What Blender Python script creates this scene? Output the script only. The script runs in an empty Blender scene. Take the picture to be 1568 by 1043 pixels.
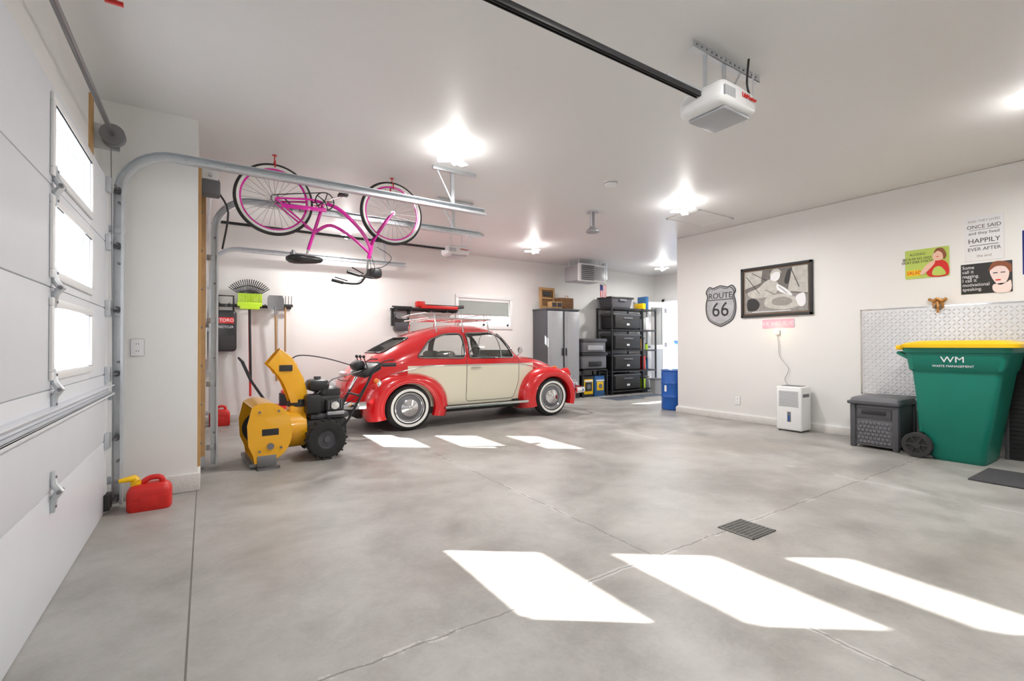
import bpy, bmesh, random
import numpy as np
from math import *
from mathutils import Vector, Matrix
random.seed(3)
K=1.114
H=2.72
scene=bpy.context.scene
# ---------------------------------------------------------------- materials
def nodes_of(name):
    m=bpy.data.materials.new(name);m.use_nodes=True
    nt=m.node_tree;b=nt.nodes["Principled BSDF"]
    return m,nt,b
def P(name,col,rough=.5,metal=0.,var=.06,scale=8.,bump=0.,bscale=60.,coat=0.,spec=.5,emit=None,estr=0.):
    m,nt,b=nodes_of(name)
    N=nt.nodes;L=nt.links
    tc=N.new("ShaderNodeTexCoord");nz=N.new("ShaderNodeTexNoise");nz.inputs["Scale"].default_value=scale;nz.inputs["Detail"].default_value=3
    L.new(tc.outputs["Object"],nz.inputs["Vector"])
    mx=N.new("ShaderNodeMix");mx.data_type='RGBA'
    mx.inputs[6].default_value=(*[max(0,c*(1-var)) for c in col],1)
    mx.inputs[7].default_value=(*[min(1,c*(1+var)) for c in col],1)
    L.new(nz.outputs["Fac"],mx.inputs[0]);L.new(mx.outputs[2],b.inputs["Base Color"])
    b.inputs["Roughness"].default_value=rough;b.inputs["Metallic"].default_value=metal
    b.inputs["Specular IOR Level"].default_value=spec
    if coat: b.inputs["Coat Weight"].default_value=coat;b.inputs["Coat Roughness"].default_value=.05
    if bump:
        n2=N.new("ShaderNodeTexNoise");n2.inputs["Scale"].default_value=bscale;L.new(tc.outputs["Object"],n2.inputs["Vector"])
        bp=N.new("ShaderNodeBump");bp.inputs["Strength"].default_value=bump;bp.inputs["Distance"].default_value=.01
        L.new(n2.outputs["Fac"],bp.inputs["Height"]);L.new(bp.outputs["Normal"],b.inputs["Normal"])
    if emit: b.inputs["Emission Color"].default_value=(*emit,1);b.inputs["Emission Strength"].default_value=estr
    return m
def glassmat(name,tint=(1,1,1),gl=.08,rough=.02):
    m=bpy.data.materials.new(name);m.use_nodes=True;nt=m.node_tree;N=nt.nodes;L=nt.links;N.clear()
    t=N.new("ShaderNodeBsdfTransparent");t.inputs[0].default_value=(*tint,1)
    g=N.new("ShaderNodeBsdfGlossy");g.inputs["Roughness"].default_value=rough
    mx=N.new("ShaderNodeMixShader");mx.inputs[0].default_value=gl
    o=N.new("ShaderNodeOutputMaterial")
    L.new(t.outputs[0],mx.inputs[1]);L.new(g.outputs[0],mx.inputs[2]);L.new(mx.outputs[0],o.inputs[0])
    return m
M={}
M['wall']=P("wall_paint",(.83,.82,.80),.55,bump=.04,bscale=120,var=.01)
M['ceil']=P("ceiling_paint",(.76,.755,.75),.42,bump=.05,bscale=90,var=.01)
M['white']=P("white_plastic",(.82,.82,.82),.35,var=.02)
M['doorw']=P("door_white_steel",(.76,.78,.82),.4,bump=.05,bscale=150,var=.02)
M['doorgap']=P("door_section_gap",(.42,.44,.47),.6)
M['trim']=P("trim_white",(.84,.84,.84),.4,var=.02)
M['curb']=P("concrete_curb",(.66,.64,.61),.8,var=.12,scale=14,bump=.2)
M['galv']=P("galvanised_steel",(.66,.69,.72),.38,.75,var=.1,scale=20)
M['grate']=P("cast_grate",(.20,.195,.185),.6,.3,var=.2,scale=20)
M['steel']=P("dark_steel",(.25,.25,.26),.4,.8)
M['chrome']=P("chrome",(.85,.85,.86),.08,1.,var=.01)
M['black']=P("black_plastic",(.02,.02,.022),.4)
M['blackm']=P("black_matte",(.03,.03,.03),.7)
M['rubber']=P("tire_rubber",(.018,.018,.018),.8,bump=.1)
M['whitewall']=P("whitewall",(.85,.84,.8),.5)
M['red']=P("red_paint",(.68,.008,.012),.22,var=.02,coat=1.)
M['redp']=P("red_plastic",(.65,.02,.015),.4)
M['yellow']=P("yellow_paint",(.85,.42,.01),.3,coat=.5)
M['yellowp']=P("yellow_plastic",(.9,.55,.0),.4)
M['lime']=P("lime_plastic",(.5,.75,.03),.45)
M['green']=P("green_plastic",(.0,.19,.135),.42,bump=.03)
M['grey']=P("grey_plastic",(.15,.15,.165),.5)
M['grey2']=P("dark_grey_plastic",(.08,.08,.09),.5)
M['silver']=P("silver_panel",(.42,.43,.45),.4,.3)
M['blue']=P("blue_drum",(.01,.1,.42),.35)
M['magenta']=P("magenta_paint",(.75,.01,.38),.25,coat=.8)
M['wood']=P("wood",(.42,.25,.11),.6,var=.25,scale=12)
M['wood2']=P("plywood",(.5,.3,.12),.7,var=.2,scale=6)
M['kraft']=P("wicker_brown",(.22,.11,.045),.7,var=.4,scale=30)
M['cork']=P("brass",(.5,.25,.08),.4,.5)
M['mat']=P("floor_mat",(.06,.06,.065),.95,bump=.5,bscale=200,var=.3,scale=80)
M['matb']=P("floor_mat_blue",(.12,.15,.2),.9,var=.5,scale=25)
M['int']=P("car_interior",(.34,.32,.29),.8)
M['intd']=P("car_floor",(.05,.05,.05),.8)
M['glass']=glassmat("window_glass",(1,1,1),.04)
M['carglass']=glassmat("car_glass",(.93,.95,.94),.12)
M['lens']=P("lens_glass",(.8,.8,.82),.1)
M['amber']=P("amber_lens",(.8,.2,.02),.15)
M['bulb']=P("bulb_glow",(1,1,1),.5,emit=(1,.98,.95),estr=20)
M['nl']=P("night_light_glow",(1,.8,.5),.5,emit=(1,.62,.3),estr=9)
M['blind']=P("roller_blind",(.36,.40,.38),.8)
M['pink']=P("pink_sign",(.85,.45,.55),.5)
M['paper']=P("paper_white",(.82,.82,.84),.6,var=.02)
M['ink']=P("ink_black",(.03,.03,.03),.6)
M['inkg']=P("ink_grey",(.3,.28,.26),.6,var=.4,scale=20)
M['pale']=P("print_pale_grey",(.52,.50,.46),.6,var=.35,scale=16)
M['mid']=P("print_mid_grey",(.17,.155,.14),.6,var=.5,scale=14)
M['chart']=P("chartreuse",(.5,.62,.12),.5,var=.1)
M['skin']=P("printed_skin",(.85,.55,.42),.5)
M['skinp']=P("printed_pale",(.88,.72,.68),.5)
M['hair']=P("printed_hair",(.25,.08,.03),.5)
M['tin']=P("tin_sign",(.45,.46,.47),.35,.3,var=.25,scale=15)
M['navy']=P("navy_fabric",(.02,.03,.2),.8)
M['tin2']=P("diamond_plate",(.82,.83,.85),.26,.6,var=.05)
M['bluep']=P("blue_case",(.03,.12,.3),.5)

def math_n(N,L,op,a,b=None,c=None):
    n=N.new("ShaderNodeMath");n.operation=op
    for i,v in enumerate((a,b,c)):
        if v is None: continue
        if isinstance(v,(int,float)): n.inputs[i].default_value=v
        else: L.new(v,n.inputs[i])
    return n.outputs[0]
def floor_material():
    m,nt,b=nodes_of("concrete_floor");N=nt.nodes;L=nt.links
    tc=N.new("ShaderNodeTexCoord");sp=N.new("ShaderNodeSeparateXYZ");L.new(tc.outputs["Object"],sp.inputs[0])
    def noise(s,d=5,r=.6,dist=0):
        n=N.new("ShaderNodeTexNoise");n.inputs["Scale"].default_value=s;n.inputs["Detail"].default_value=d;n.inputs["Roughness"].default_value=r;n.inputs["Distortion"].default_value=dist
        L.new(tc.outputs["Object"],n.inputs["Vector"]);return n.outputs["Fac"]
    n1=noise(.85,7,.6,.35);n2=noise(3.4,9,.66,.25);n3=noise(55,4,.6)
    s=math_n(N,L,'MULTIPLY',n1,.56);s=math_n(N,L,'MULTIPLY_ADD',n2,.36,s);s=math_n(N,L,'MULTIPLY_ADD',n3,.08,s)
    cr=N.new("ShaderNodeValToRGB");e=cr.color_ramp.elements
    e[0].position=.36;e[0].color=(.235,.222,.205,1);e[1].position=.66;e[1].color=(.50,.49,.465,1)
    k=e.new(.46);k.color=(.325,.312,.29,1);k=e.new(.54);k.color=(.405,.393,.37,1)
    L.new(s,cr.inputs[0])
    nj=noise(6,4,.6);nj=math_n(N,L,'SUBTRACT',nj,.5)
    col=cr.outputs[0]
    def mixin(fac,rgb):
        nonlocal col
        mx=N.new("ShaderNodeMix");mx.data_type='RGBA';L.new(fac,mx.inputs[0]);L.new(col,mx.inputs[6]);mx.inputs[7].default_value=(*rgb,1);col=mx.outputs[2]
    nb=noise(.5,3,.5,.2);nb=math_n(N,L,'SUBTRACT',nb,.5);nb=math_n(N,L,'MULTIPLY',nb,1.6);nb.node.use_clamp=True
    mixin(nb,(.40,.335,.285))
    nf=noise(6.5,9,.8,.6);nf=math_n(N,L,'SUBTRACT',nf,.62);nf=math_n(N,L,'MULTIPLY',nf,6);nf.node.use_clamp=True;nf=math_n(N,L,'MULTIPLY',nf,.35)
    mixin(nf,(.64,.63,.61))
    nd=noise(2.6,8,.75,.4);nd=math_n(N,L,'SUBTRACT',nd,.66);nd=math_n(N,L,'MULTIPLY',nd,7);nd.node.use_clamp=True;nd=math_n(N,L,'MULTIPLY',nd,.35)
    mixin(nd,(.16,.14,.12))
    def joint(axis,c,w,wob,dark,halo):
        v=math_n(N,L,'SUBTRACT',sp.outputs[axis],c)
        v=math_n(N,L,'MULTIPLY_ADD',nj,wob,v)
        v=math_n(N,L,'ABSOLUTE',v)
        if halo:
            hm=math_n(N,L,'LESS_THAN',v,.018);hm=math_n(N,L,'MULTIPLY',hm,math_n(N,L,'GREATER_THAN',n2,.53));hm=math_n(N,L,'MULTIPLY',hm,.45)
            mixin(hm,(.64,.63,.61))
        f=math_n(N,L,'LESS_THAN',v,w);f=math_n(N,L,'MULTIPLY',f,dark);mixin(f,(.1,.09,.08))
    joint(0,-.05,.0035,.0,.8,False)
    joint(0,1.88,.0035,.05,.7,True)
    joint(1,1.57,.0035,.05,.7,True)
    joint(0,4.25,.003,.04,.4,True)
    joint(1,4.6,.003,.04,.35,True)
    L.new(col,b.inputs["Base Color"])
    r=math_n(N,L,'MULTIPLY_ADD',n2,.25,.30);L.new(r,b.inputs["Roughness"])
    bp=N.new("ShaderNodeBump");bp.inputs["Strength"].default_value=.06;bp.inputs["Distance"].default_value=.01;L.new(n2,bp.inputs["Height"]);L.new(bp.outputs[0],b.inputs["Normal"])
    return m
M['floor']=floor_material()
def car_paint():
    m,nt,b=nodes_of("two_tone_paint");N=nt.nodes;L=nt.links
    tc=N.new("ShaderNodeTexCoord");sp=N.new("ShaderNodeSeparateXYZ");L.new(tc.outputs["Object"],sp.inputs[0])
    x,y,z=sp.outputs
    a=math_n(N,L,'LESS_THAN',z,.885)
    a=math_n(N,L,'MULTIPLY',a,math_n(N,L,'GREATER_THAN',x,.0))
    a=math_n(N,L,'MULTIPLY',a,math_n(N,L,'LESS_THAN',x,2.12))
    a=math_n(N,L,'MULTIPLY',a,math_n(N,L,'GREATER_THAN',math_n(N,L,'ABSOLUTE',y),.45))
    mx=N.new("ShaderNodeMix");mx.data_type='RGBA';L.new(a,mx.inputs[0]);mx.inputs[6].default_value=(.68,.008,.012,1);mx.inputs[7].default_value=(.80,.76,.60,1)
    L.new(mx.outputs[2],b.inputs["Base Color"]);b.inputs["Roughness"].default_value=.22;b.inputs["Coat Weight"].default_value=1;b.inputs["Coat Roughness"].default_value=.04
    return m
M['carpaint']=car_paint()
# ---------------------------------------------------------------- builder
def frame(o,xd,yd):
    x=Vector(xd).normalized();y=Vector(yd).normalized();z=x.cross(y)
    m=Matrix.Identity(4)
    for i in range(3): m[i][0]=x[i];m[i][1]=y[i];m[i][2]=z[i];m[i][3]=o[i]
    return m
class B:
    def __init__(s,name):
        s.name=name;s.bm=bmesh.new();s.mats=[];s.T=Matrix.Identity(4)
    def mi(s,m):
        m=M[m]
        if m not in s.mats:s.mats.append(m)
        return s.mats.index(m)
    def add(s,vs,fs,m):
        i=s.mi(m);V=[s.bm.verts.new(s.T@Vector(v)) for v in vs]
        for f in fs:
            try:
                F=s.bm.faces.new([V[k] for k in f]);F.material_index=i;F.smooth=True
            except ValueError: pass
    def box(s,a,b,m,bev=0.,R=None,seg=2):
        a=Vector(a);b=Vector(b);t=bmesh.new();bmesh.ops.create_cube(t,size=1)
        c=(a+b)/2;d=b-a
        for v in t.verts: v.co=Vector((v.co.x*d.x,v.co.y*d.y,v.co.z*d.z))
        if bev: bmesh.ops.bevel(t,geom=t.edges[:],offset=min(bev,min(abs(q) for q in d)*.45),segments=seg,affect='EDGES',profile=.5)
        t.verts.index_update()
        vs=[(c+(R@v.co if R else v.co)) for v in t.verts];fs=[[v.index for v in f.verts] for f in t.faces];t.free()
        s.add(vs,fs,m)
    def cyl(s,p0,p1,r,m,r2=None,seg=20,cap=True):
        p0=Vector(p0);p1=Vector(p1);r2=r if r2 is None else r2
        d=(p1-p0).normalized();u=d.orthogonal().normalized();w=d.cross(u)
        vs=[];fs=[]
        for p,rr in((p0,r),(p1,r2)):
            for i in range(seg):
                a=2*pi*i/seg;vs.append(p+u*(cos(a)*rr)+w*(sin(a)*rr))
        for i in range(seg):
            j=(i+1)%seg;fs.append((i,j,seg+j,seg+i))
        if cap: fs.append(tuple(range(seg))[::-1]);fs.append(tuple(range(seg,2*seg)))
        s.add(vs,fs,m)
    def tube(s,pts,r,m,seg=8,closed=False,sub=0):
        pts=[Vector(p) for p in pts]
        if sub: pts=smooth(pts,sub,closed)
        n=len(pts);vs=[];fs=[];up=None
        for i,p in enumerate(pts):
            if closed: d=pts[(i+1)%n]-pts[i-1]
            else: d=pts[min(i+1,n-1)]-pts[max(i-1,0)]
            if d.length<1e-9:d=Vector((0,0,1))
            d.normalize()
            if up is None: up=d.orthogonal().normalized()
            else:
                up=(up-d*up.dot(d))
                up=up.normalized() if up.length>1e-6 else d.orthogonal().normalized()
            w=d.cross(up);rr=r[i] if isinstance(r,list) else r
            for k in range(seg):
                a=2*pi*k/seg;vs.append(p+up*cos(a)*rr+w*sin(a)*rr)
        for i in range(n if closed else n-1):
            j=(i+1)%n
            for k in range(seg):
                l=(k+1)%seg;fs.append((i*seg+k,i*seg+l,j*seg+l,j*seg+k))
        if not closed: fs.append(tuple(range(seg))[::-1]);fs.append(tuple((n-1)*seg+k for k in range(seg)))
        s.add(vs,fs,m)
    def lathe(s,c,ax,prof,m,seg=36):
        c=Vector(c);d=Vector(ax).normalized();u=d.orthogonal().normalized();w=d.cross(u);vs=[];fs=[]
        n=len(prof)
        for (r,h) in prof:
            for i in range(seg):
                a=2*pi*i/seg;vs.append(c+d*h+(u*cos(a)+w*sin(a))*max(r,1e-5))
        for k in range(n-1):
            for i in range(seg):
                j=(i+1)%seg;fs.append((k*seg+i,k*seg+j,(k+1)*seg+j,(k+1)*seg+i))
        s.add(vs,fs,m)
    def torus(s,c,ax,R,r,m,seg=48,rs=10):
        d=Vector(ax).normalized();u=d.orthogonal().normalized();w=d.cross(u);c=Vector(c)
        s.tube([c+(u*cos(2*pi*i/seg)+w*sin(2*pi*i/seg))*R for i in range(seg)],r,m,rs,True)
    def loft(s,secs,m,ring=True,caps=True):
        n=len(secs[0]);vs=[v for q in secs for v in q];fs=[]
        for i in range(len(secs)-1):
            for k in range(n if ring else n-1):
                l=(k+1)%n;fs.append((i*n+k,i*n+l,(i+1)*n+l,(i+1)*n+k))
        if caps and ring: fs.append(tuple(range(n))[::-1]);fs.append(tuple((len(secs)-1)*n+k for k in range(n)))
        s.add(vs,fs,m)
    def prism(s,poly,z0,z1,m):
        n=len(poly);vs=[(p[0],p[1],z0) for p in poly]+[(p[0],p[1],z1) for p in poly]
        fs=[tuple(range(n))[::-1],tuple(range(n,2*n))]+[(i,(i+1)%n,n+(i+1)%n,n+i) for i in range(n)]
        s.add(vs,fs,m)
    def ball(s,c,r,m,sc=(1,1,1),seg=16):
        vs=[];fs=[];c=Vector(c);rg=seg//2
        for i in range(rg+1):
            a=pi*i/rg
            for k in range(seg):
                b=2*pi*k/seg;vs.append(c+Vector((sin(a)*cos(b)*sc[0],sin(a)*sin(b)*sc[1],cos(a)*sc[2]))*r)
        for i in range(rg):
            for k in range(seg):
                l=(k+1)%seg;fs.append((i*seg+k,(i+1)*seg+k,(i+1)*seg+l,i*seg+l))
        s.add(vs,fs,m)
    def text(s,txt,size,o,m,ex=.002,align='CENTER',sx=1.):
        cu=bpy.data.curves.new("tmp","FONT");cu.body=txt;cu.size=size;cu.extrude=ex;cu.align_x=align;cu.align_y='CENTER';cu.resolution_u=3;cu.space_line=.85
        ob=bpy.data.objects.new("tmp",cu);scene.collection.objects.link(ob)
        bpy.context.view_layer.update()
        me=bpy.data.meshes.new_from_object(ob.evaluated_get(bpy.context.evaluated_depsgraph_get()))
        s.add([(v.co.x*sx+o[0],v.co.y+o[1],v.co.z+o[2]) for v in me.vertices],[tuple(p.vertices) for p in me.polygons],m)
        bpy.data.objects.remove(ob);bpy.data.meshes.remove(me)
    def done(s,origin=None,recalc=True,weld=True):
        if weld: bmesh.ops.remove_doubles(s.bm,verts=s.bm.verts,dist=1e-5)
        if recalc: bmesh.ops.recalc_face_normals(s.bm,faces=s.bm.faces)
        if origin is None:
            xs=[v.co for v in s.bm.verts]
            origin=Vector(((min(v.x for v in xs)+max(v.x for v in xs))/2,(min(v.y for v in xs)+max(v.y for v in xs))/2,min(v.z for v in xs)))
        origin=Vector(origin)
        for v in s.bm.verts: v.co-=origin
        me=bpy.data.meshes.new(s.name);s.bm.to_mesh(me);s.bm.free()
        for m in s.mats: me.materials.append(m)
        me.set_sharp_from_angle(angle=radians(38))
        ob=bpy.data.objects.new(s.name,me);ob.location=origin;scene.collection.objects.link(ob)
        return ob
def smooth(pts,sub,closed=False):
    out=[];n=len(pts)
    rng=range(n if closed else n-1)
    for i in rng:
        p1=pts[i];p2=pts[(i+1)%n]
        p0=pts[i-1] if (i>0 or closed) else p1;p3=pts[(i+2)%n] if (i+2<n or closed) else p2
        for k in range(sub):
            t=k/sub
            out.append(.5*((2*p1)+(p2-p0)*t+(2*p0-5*p1+4*p2-p3)*t*t+(3*p1-p0-3*p2+p3)*t**3))
    if not closed: out.append(pts[-1])
    return out
def rrect(x0,y0,x1,y1,r,n=5):
    o=[]
    for cx,cy,a in((x1-r,y0+r,-90),(x1-r,y1-r,0),(x0+r,y1-r,90),(x0+r,y0+r,180)):
        for i in range(n+1):
            t=radians(a+90*i/n);o.append((cx+r*cos(t),cy+r*sin(t)))
    return o
Z0=(0,0,0)
# ---------------------------------------------------------------- room
YP=4.15;XR=6.2;YB=7.61;YC=4.74;XF=9.1
b=B("floor");b.box((-.8,-2.2,-.12),(9.3,7.8,0),'floor');b.done(Z0)
b=B("ceiling");b.box((-.8,-2.2,H),(9.3,7.8,H+.12),'ceil');b.done(Z0)
b=B("wall_left")
b.box((-.78,-2.2,0),(-.6,-1.0,H),'wall');b.box((-.78,-1.0,2.08),(-.6,3.92,H),'wall');b.box((-.78,3.92,0),(-.6,YP,H),'wall');b.done(Z0)
b=B("wall_left_pier");b.box((-.78,YP,0),(-.05,YP+.15,H),'wall');b.done(Z0)
b=B("wall_left_rear")
b.box((-.2,YP+.15,0),(-.05,4.9,H),'wall');b.box((-.2,4.9,2.08),(-.05,7.25,H),'wall');b.box((-.2,7.25,0),(-.05,YB+.1,H),'wall')
b.done(Z0)
b=B("wall_back")
b.box((-.2,YB,0),(3.82,YB+.15,H),'wall');b.box((4.92,YB,0),(9.25,YB+.15,H),'wall')
b.box((3.82,YB,0),(4.92,YB+.15,1.42),'wall');b.box((3.82,YB,1.92),(4.92,YB+.15,H),'wall');b.done(Z0)
b=B("wall_right");b.box((XR,-2.2,0),(XR+.16,YC,H),'wall',.012);b.done(Z0)
b=B("wall_alcove");b.box((XR+.16,YC-.16,0),(XF+.15,YC,H),'wall');b.done(Z0)
b=B("wall_far");b.box((XF,YC,0),(XF+.15,6.52,H),'wall');b.box((XF,7.3,0),(XF+.15,YB,H),'wall');b.box((XF,6.52,2.08),(XF+.15,7.3,H),'wall');b.done(Z0)
b=B("wall_front");b.box((-.6,-2.2,0),(XR,-2.05,H),'wall');b.done(Z0)
b=B("baseboard_right");b.box((XR-.022,-2.05,0),(XR,YC+.02,.085),'curb',.004);b.box((XR-.012,-2.05,.085),(XR,YC+.01,.10),'trim');b.done(Z0)
b=B("baseboard_back");b.box((-.05,YB-.02,0),(XF,YB,.1),'curb',.004);b.done(Z0)
b=B("baseboard_left");b.box((-.6,YP-.03,0),(-.03,YP,.13),'curb',.008);b.box((-.05,YP,0),(-.03,4.9,.13),'curb',.005);b.done(Z0)
def gdoor(name,X,y0,y1,wy0,wy1,vis):
    b=B(name);zj=[0,.455,.875,1.295,1.715,2.13];t=.05
    for i in range(5):
        z0=zj[i]+.002;z1=zj[i+1]-.002
        if i<2: b.box((X-t,y0,z0),(X,y1,z1),'doorw',.004)
        else:
            c=(zj[i]+zj[i+1])/2;a=c-.137;d=c+.133
            b.box((X-t,y0,z0),(X,wy0,z1),'doorw',.004);b.box((X-t,wy1,z0),(X,y1,z1),'doorw',.004)
            b.box((X-t,wy0-.002,z0),(X,wy1+.002,a),'doorw');b.box((X-t,wy0-.002,d),(X,wy1+.002,z1),'doorw')
            fw=.035
            for q in(((X,wy0-fw,a-fw),(X+.012,wy1+fw,a)),((X,wy0-fw,d),(X+.012,wy1+fw,d+fw)),((X,wy0-fw,a),(X+.012,wy0,d)),((X,wy1,a),(X+.012,wy1+fw,d))): b.box(q[0],q[1],'trim',.004)
            b.box((X-.03,wy0,a),(X-.026,wy1,d),'glass')
        if i<4: b.box((X-t+.005,y0,zj[i+1]-.004),(X-.006,y1,zj[i+1]+.004),'doorgap')
    if vis:
        b.box((X,y0,.765),(X+.008,y1,.80),'doorw',.002);b.box((X,y0,.755),(X+.04,y1,.763),'doorw',.002);b.box((X+.034,y0,.745),(X+.04,y1,.763),'doorw');b.box((X,y0,.80),(X+.04,y1,.807),'doorw',.002)
        b.box((X,y1-.07,.0),(X+.004,y1,2.13),'trim')
        for yy in [y1-1.3-1.2*k for k in range(4)]:
            for z in zj[1:5]:
                b.tube([(X+.006,yy,z-.085),(X+.010,yy,z-.03),(X+.028,yy,z),(X+.010,yy,z+.03),(X+.006,yy,z+.085)],[.009,.013,.016,.013,.009],'galv',8)
                b.cyl((X+.03,yy-.03,z),(X+.03,yy+.03,z),.008,'steel',seg=10)
                for q in(-.06,.06): b.cyl((X,yy,z+q),(X+.02,yy,z+q),.006,'steel',seg=8)
        for z in [.06]+zj[1:5]+[2.08]:
            b.box((X+.0,y1-.09,z-.05),(X+.025,y1-.02,z+.05),'galv',.005)
            b.cyl((X+.045,y1-.07,z),(X+.045,y1+.05,z),.007,'steel',seg=10);b.cyl((X+.045,y1+.03,z),(X+.045,y1+.045,z),.02,'grey',seg=14)
        b.box((X+.0,y1-.1,.02),(X+.03,y1-.0,.12),'blackm',.005)
    b.done(Z0)
gdoor("door_1",-.53,-1.06,3.95,2.64,3.40,True)
gdoor("door_2",-.0,4.86,7.29,5.97,6.80,False)
def track(name,X,Y,xe,zh):
    b=B(name);r=.3
    path=[(X,0.02),(X,zh-r)]+[(X+r-r*cos(a),zh-r+r*sin(a)) for a in [radians(q) for q in(10,20,30,40,50,60,70,80,90)]]+[(xe,zh)]
    def strip(off0,off1,w0,w1):
        secs=[];n=len(path)
        for i,p in enumerate(path):
            p=Vector((p[0],p[1]));a=Vector(path[max(i-1,0)]);c=Vector(path[min(i+1,n-1)]);d=(c-a).normalized();nn=Vector((d.y,-d.x))
            q0=p+nn*off0;q1=p+nn*off1
            secs.append([Vector((q0.x,Y+w0,q0.y)),Vector((q1.x,Y+w0,q1.y)),Vector((q1.x,Y+w1,q1.y)),Vector((q0.x,Y+w1,q0.y))])
        b.loft(secs,'galv')
    strip(-.028,.028,.025,.028);strip(-.028,-.025,-.02,.028);strip(.025,.028,-.02,.028);strip(.014,.028,-.022,-.02)
    b.box((X+r,Y+.028,zh-.03),(xe,Y+.031,zh+.035),'galv');b.box((X+r,Y+.0,zh+.033),(xe,Y+.031,zh+.036),'galv')
    for k in range(int((xe-X-r)/.12)): b.cyl((X+r+.06+.12*k,Y+.024,zh+.0),(X+r+.06+.12*k,Y+.0245,zh+.0),.005,'steel',seg=8)
    for z in(.15,.7,1.25,1.8): b.box((X-.06,Y+.02,z),(X+.03,Y+.05,z+.05),'galv',.003)
    for z in(.3,.95,1.6,2.0):b.cyl((X+.0,Y-.0,z),(X,Y+.03,z),.008,'steel',seg=8)
    hx=xe-.35
    b.box((hx,Y+.031,zh-.03),(hx+.03,Y+.035,H),'galv');b.box((hx-.002,Y+.031,zh-.03),(hx+.0,Y+.06,H),'galv')
    b.box((hx-.2,Y+.0,H-.035),(hx+.25,Y+.035,H),'galv',.003)
    b.tube([(hx-.15,Y+.033,H-.02),(hx+.01,Y+.033,zh+.05)],.008,'galv',6)
    b.done()
track("garage_door_track",-.48,3.99,2.3,2.36)
track("garage_door_track",.065,4.83,2.72,2.36)
track("garage_door_track",.065,7.3,2.72,2.36)
b=B("garage_door_torsion_spring")
b.cyl((-.5,-1.1,2.40),(-.5,4.0,2.40),.014,'steel',seg=12)
pts=[]
for i in range(48*12):
    a=2*pi*i/12;pts.append((-.5+.027*cos(a),1.0+i/576*1.05,2.40+.027*sin(a)))
b.tube(pts,.008,'blackm',5)
b.cyl((-.5,.9,2.40),(-.5,1.0,2.40),.036,'blackm',seg=16);b.cyl((-.5,2.05,2.40),(-.5,2.14,2.40),.038,'blackm',seg=16)
b.lathe((-.5,3.86,2.40),(0,1,0),[(.0,0),(.065,0),(.065,.006),(.05,.01),(.05,.05),(.065,.055),(.065,.062),(.0,.062)],'steel',28)
b.box((-.6,3.94,2.32),(-.47,3.95,2.48),'galv');b.box((-.6,3.78,2.16),(-.59,3.88,2.6),'wood2')
b.tube([(-.51,3.9,2.33),(-.49,3.93,.1)],.003,'steel',5)
b.done()
b=B("garage_door_side_motor")
b.cyl((.03,4.5,2.45),(.03,7.4,2.45),.013,'galv',seg=10)
b.lathe((.04,4.72,2.45),(0,1,0),[(.0,0),(.06,0),(.06,.006),(.045,.01),(.045,.05),(.06,.055),(.0,.06)],'steel',24)
b.box((-.03,4.55,2.30),(.10,4.69,2.42),'grey',.015);b.box((-.03,4.56,2.42),(.085,4.68,2.50),'white',.01);b.tube([(.09,4.6,2.33),(.16,4.7,2.2),(.12,4.8,1.9)],.008,'black',6,sub=4)
b.done()
b=B("trim_1");b.box((-.05,4.34,0.13),(-.03,4.44,2.5),'wood2');b.box((-.05,4.7,.13),(-.0,4.78,2.4),'wood');
for z in np.arange(.3,2.3,.3): b.cyl((-.05,4.39,z),(-.02,4.39,z),.01,'steel',seg=8)
b.done()
b=B("window_1")
x0,x1,z0,z1=3.82,4.92,1.42,1.92
for q in(((x0-.06,YB-.02,z0-.06),(x1+.06,YB,z0)),((x0-.06,YB-.02,z1),(x1+.06,YB,z1+.06)),((x0-.06,YB-.02,z0),(x0,YB,z1)),((x1,YB-.02,z0),(x1+.06,YB,z1))): b.box(q[0],q[1],'trim',.004)
for q in(((x0,YB+.04,z0),(x1,YB+.08,z0+.04)),((x0,YB+.04,z1-.04),(x1,YB+.08,z1)),((x0,YB+.04,z0),(x0+.04,YB+.08,z1)),((x1-.04,YB+.04,z0),(x1,YB+.08,z1)),((x0+.53,YB+.04,z0),(x0+.57,YB+.08,z1))): b.box(q[0],q[1],'white')
b.box((x0,YB+.055,z0),(x1,YB+.06,z1),'glass')
b.box((x0+.01,YB+.012,z0+.2),(x1-.01,YB+.018,z1),'blind');b.cyl((x0+.01,YB+.02,z0+.2),(x1-.01,YB+.02,z0+.2),.012,'blind');b.box((x0+.01,YB,z1-.05),(x1-.01,YB+.035,z1),'trim',.005)
b.done()
b=B("door_3")
for q in(((XF-.015,6.44,0),(XF,6.52,2.14)),((XF-.015,7.3,0),(XF,7.38,2.14)),((XF-.015,6.44,2.08),(XF,7.38,2.16))): b.box(q[0],q[1],'trim',.004)
b.T=frame((XF-.02,7.27,0.01),(-.5,.12,0),(0,0,1))
w=.52;h=2.05
b.box((0,0,-.02),(.1,h,.02),'trim');b.box((w-.1,0,-.02),(w,h,.02),'trim');b.box((.1,0,-.02),(w-.1,.25,.02),'trim');b.box((.1,h-.13,-.02),(w-.1,h,.02),'trim')
b.box((.1,.95,-.02),(w-.1,1.05,.02),'trim');b.box((.1,1.05,-.004),(w-.1,h-.13,.004),'glass');b.box((.1,.25,-.012),(w-.1,.95,.012),'silver')
for y_ in(.3,1.0,1.8): b.box((-.02,y_,-.03),(.03,y_+.1,-.02),'steel')
b.cyl((w-.05,1.0,-.06),(w-.05,1.0,.06),.02,'steel')
b.T=Matrix.Identity(4)
b.done()
b=B("outside_patio");b.box((XF+.16,5.0,-.12),(XF+5,9.6,-.01),'curb');b.box((XF+3.2,5,-.01),(XF+3.3,9.6,1.2),'bluep');b.box((XF+3.0,5,1.2),(XF+3.1,9.6,1.45),'silver');b.done()
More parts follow.
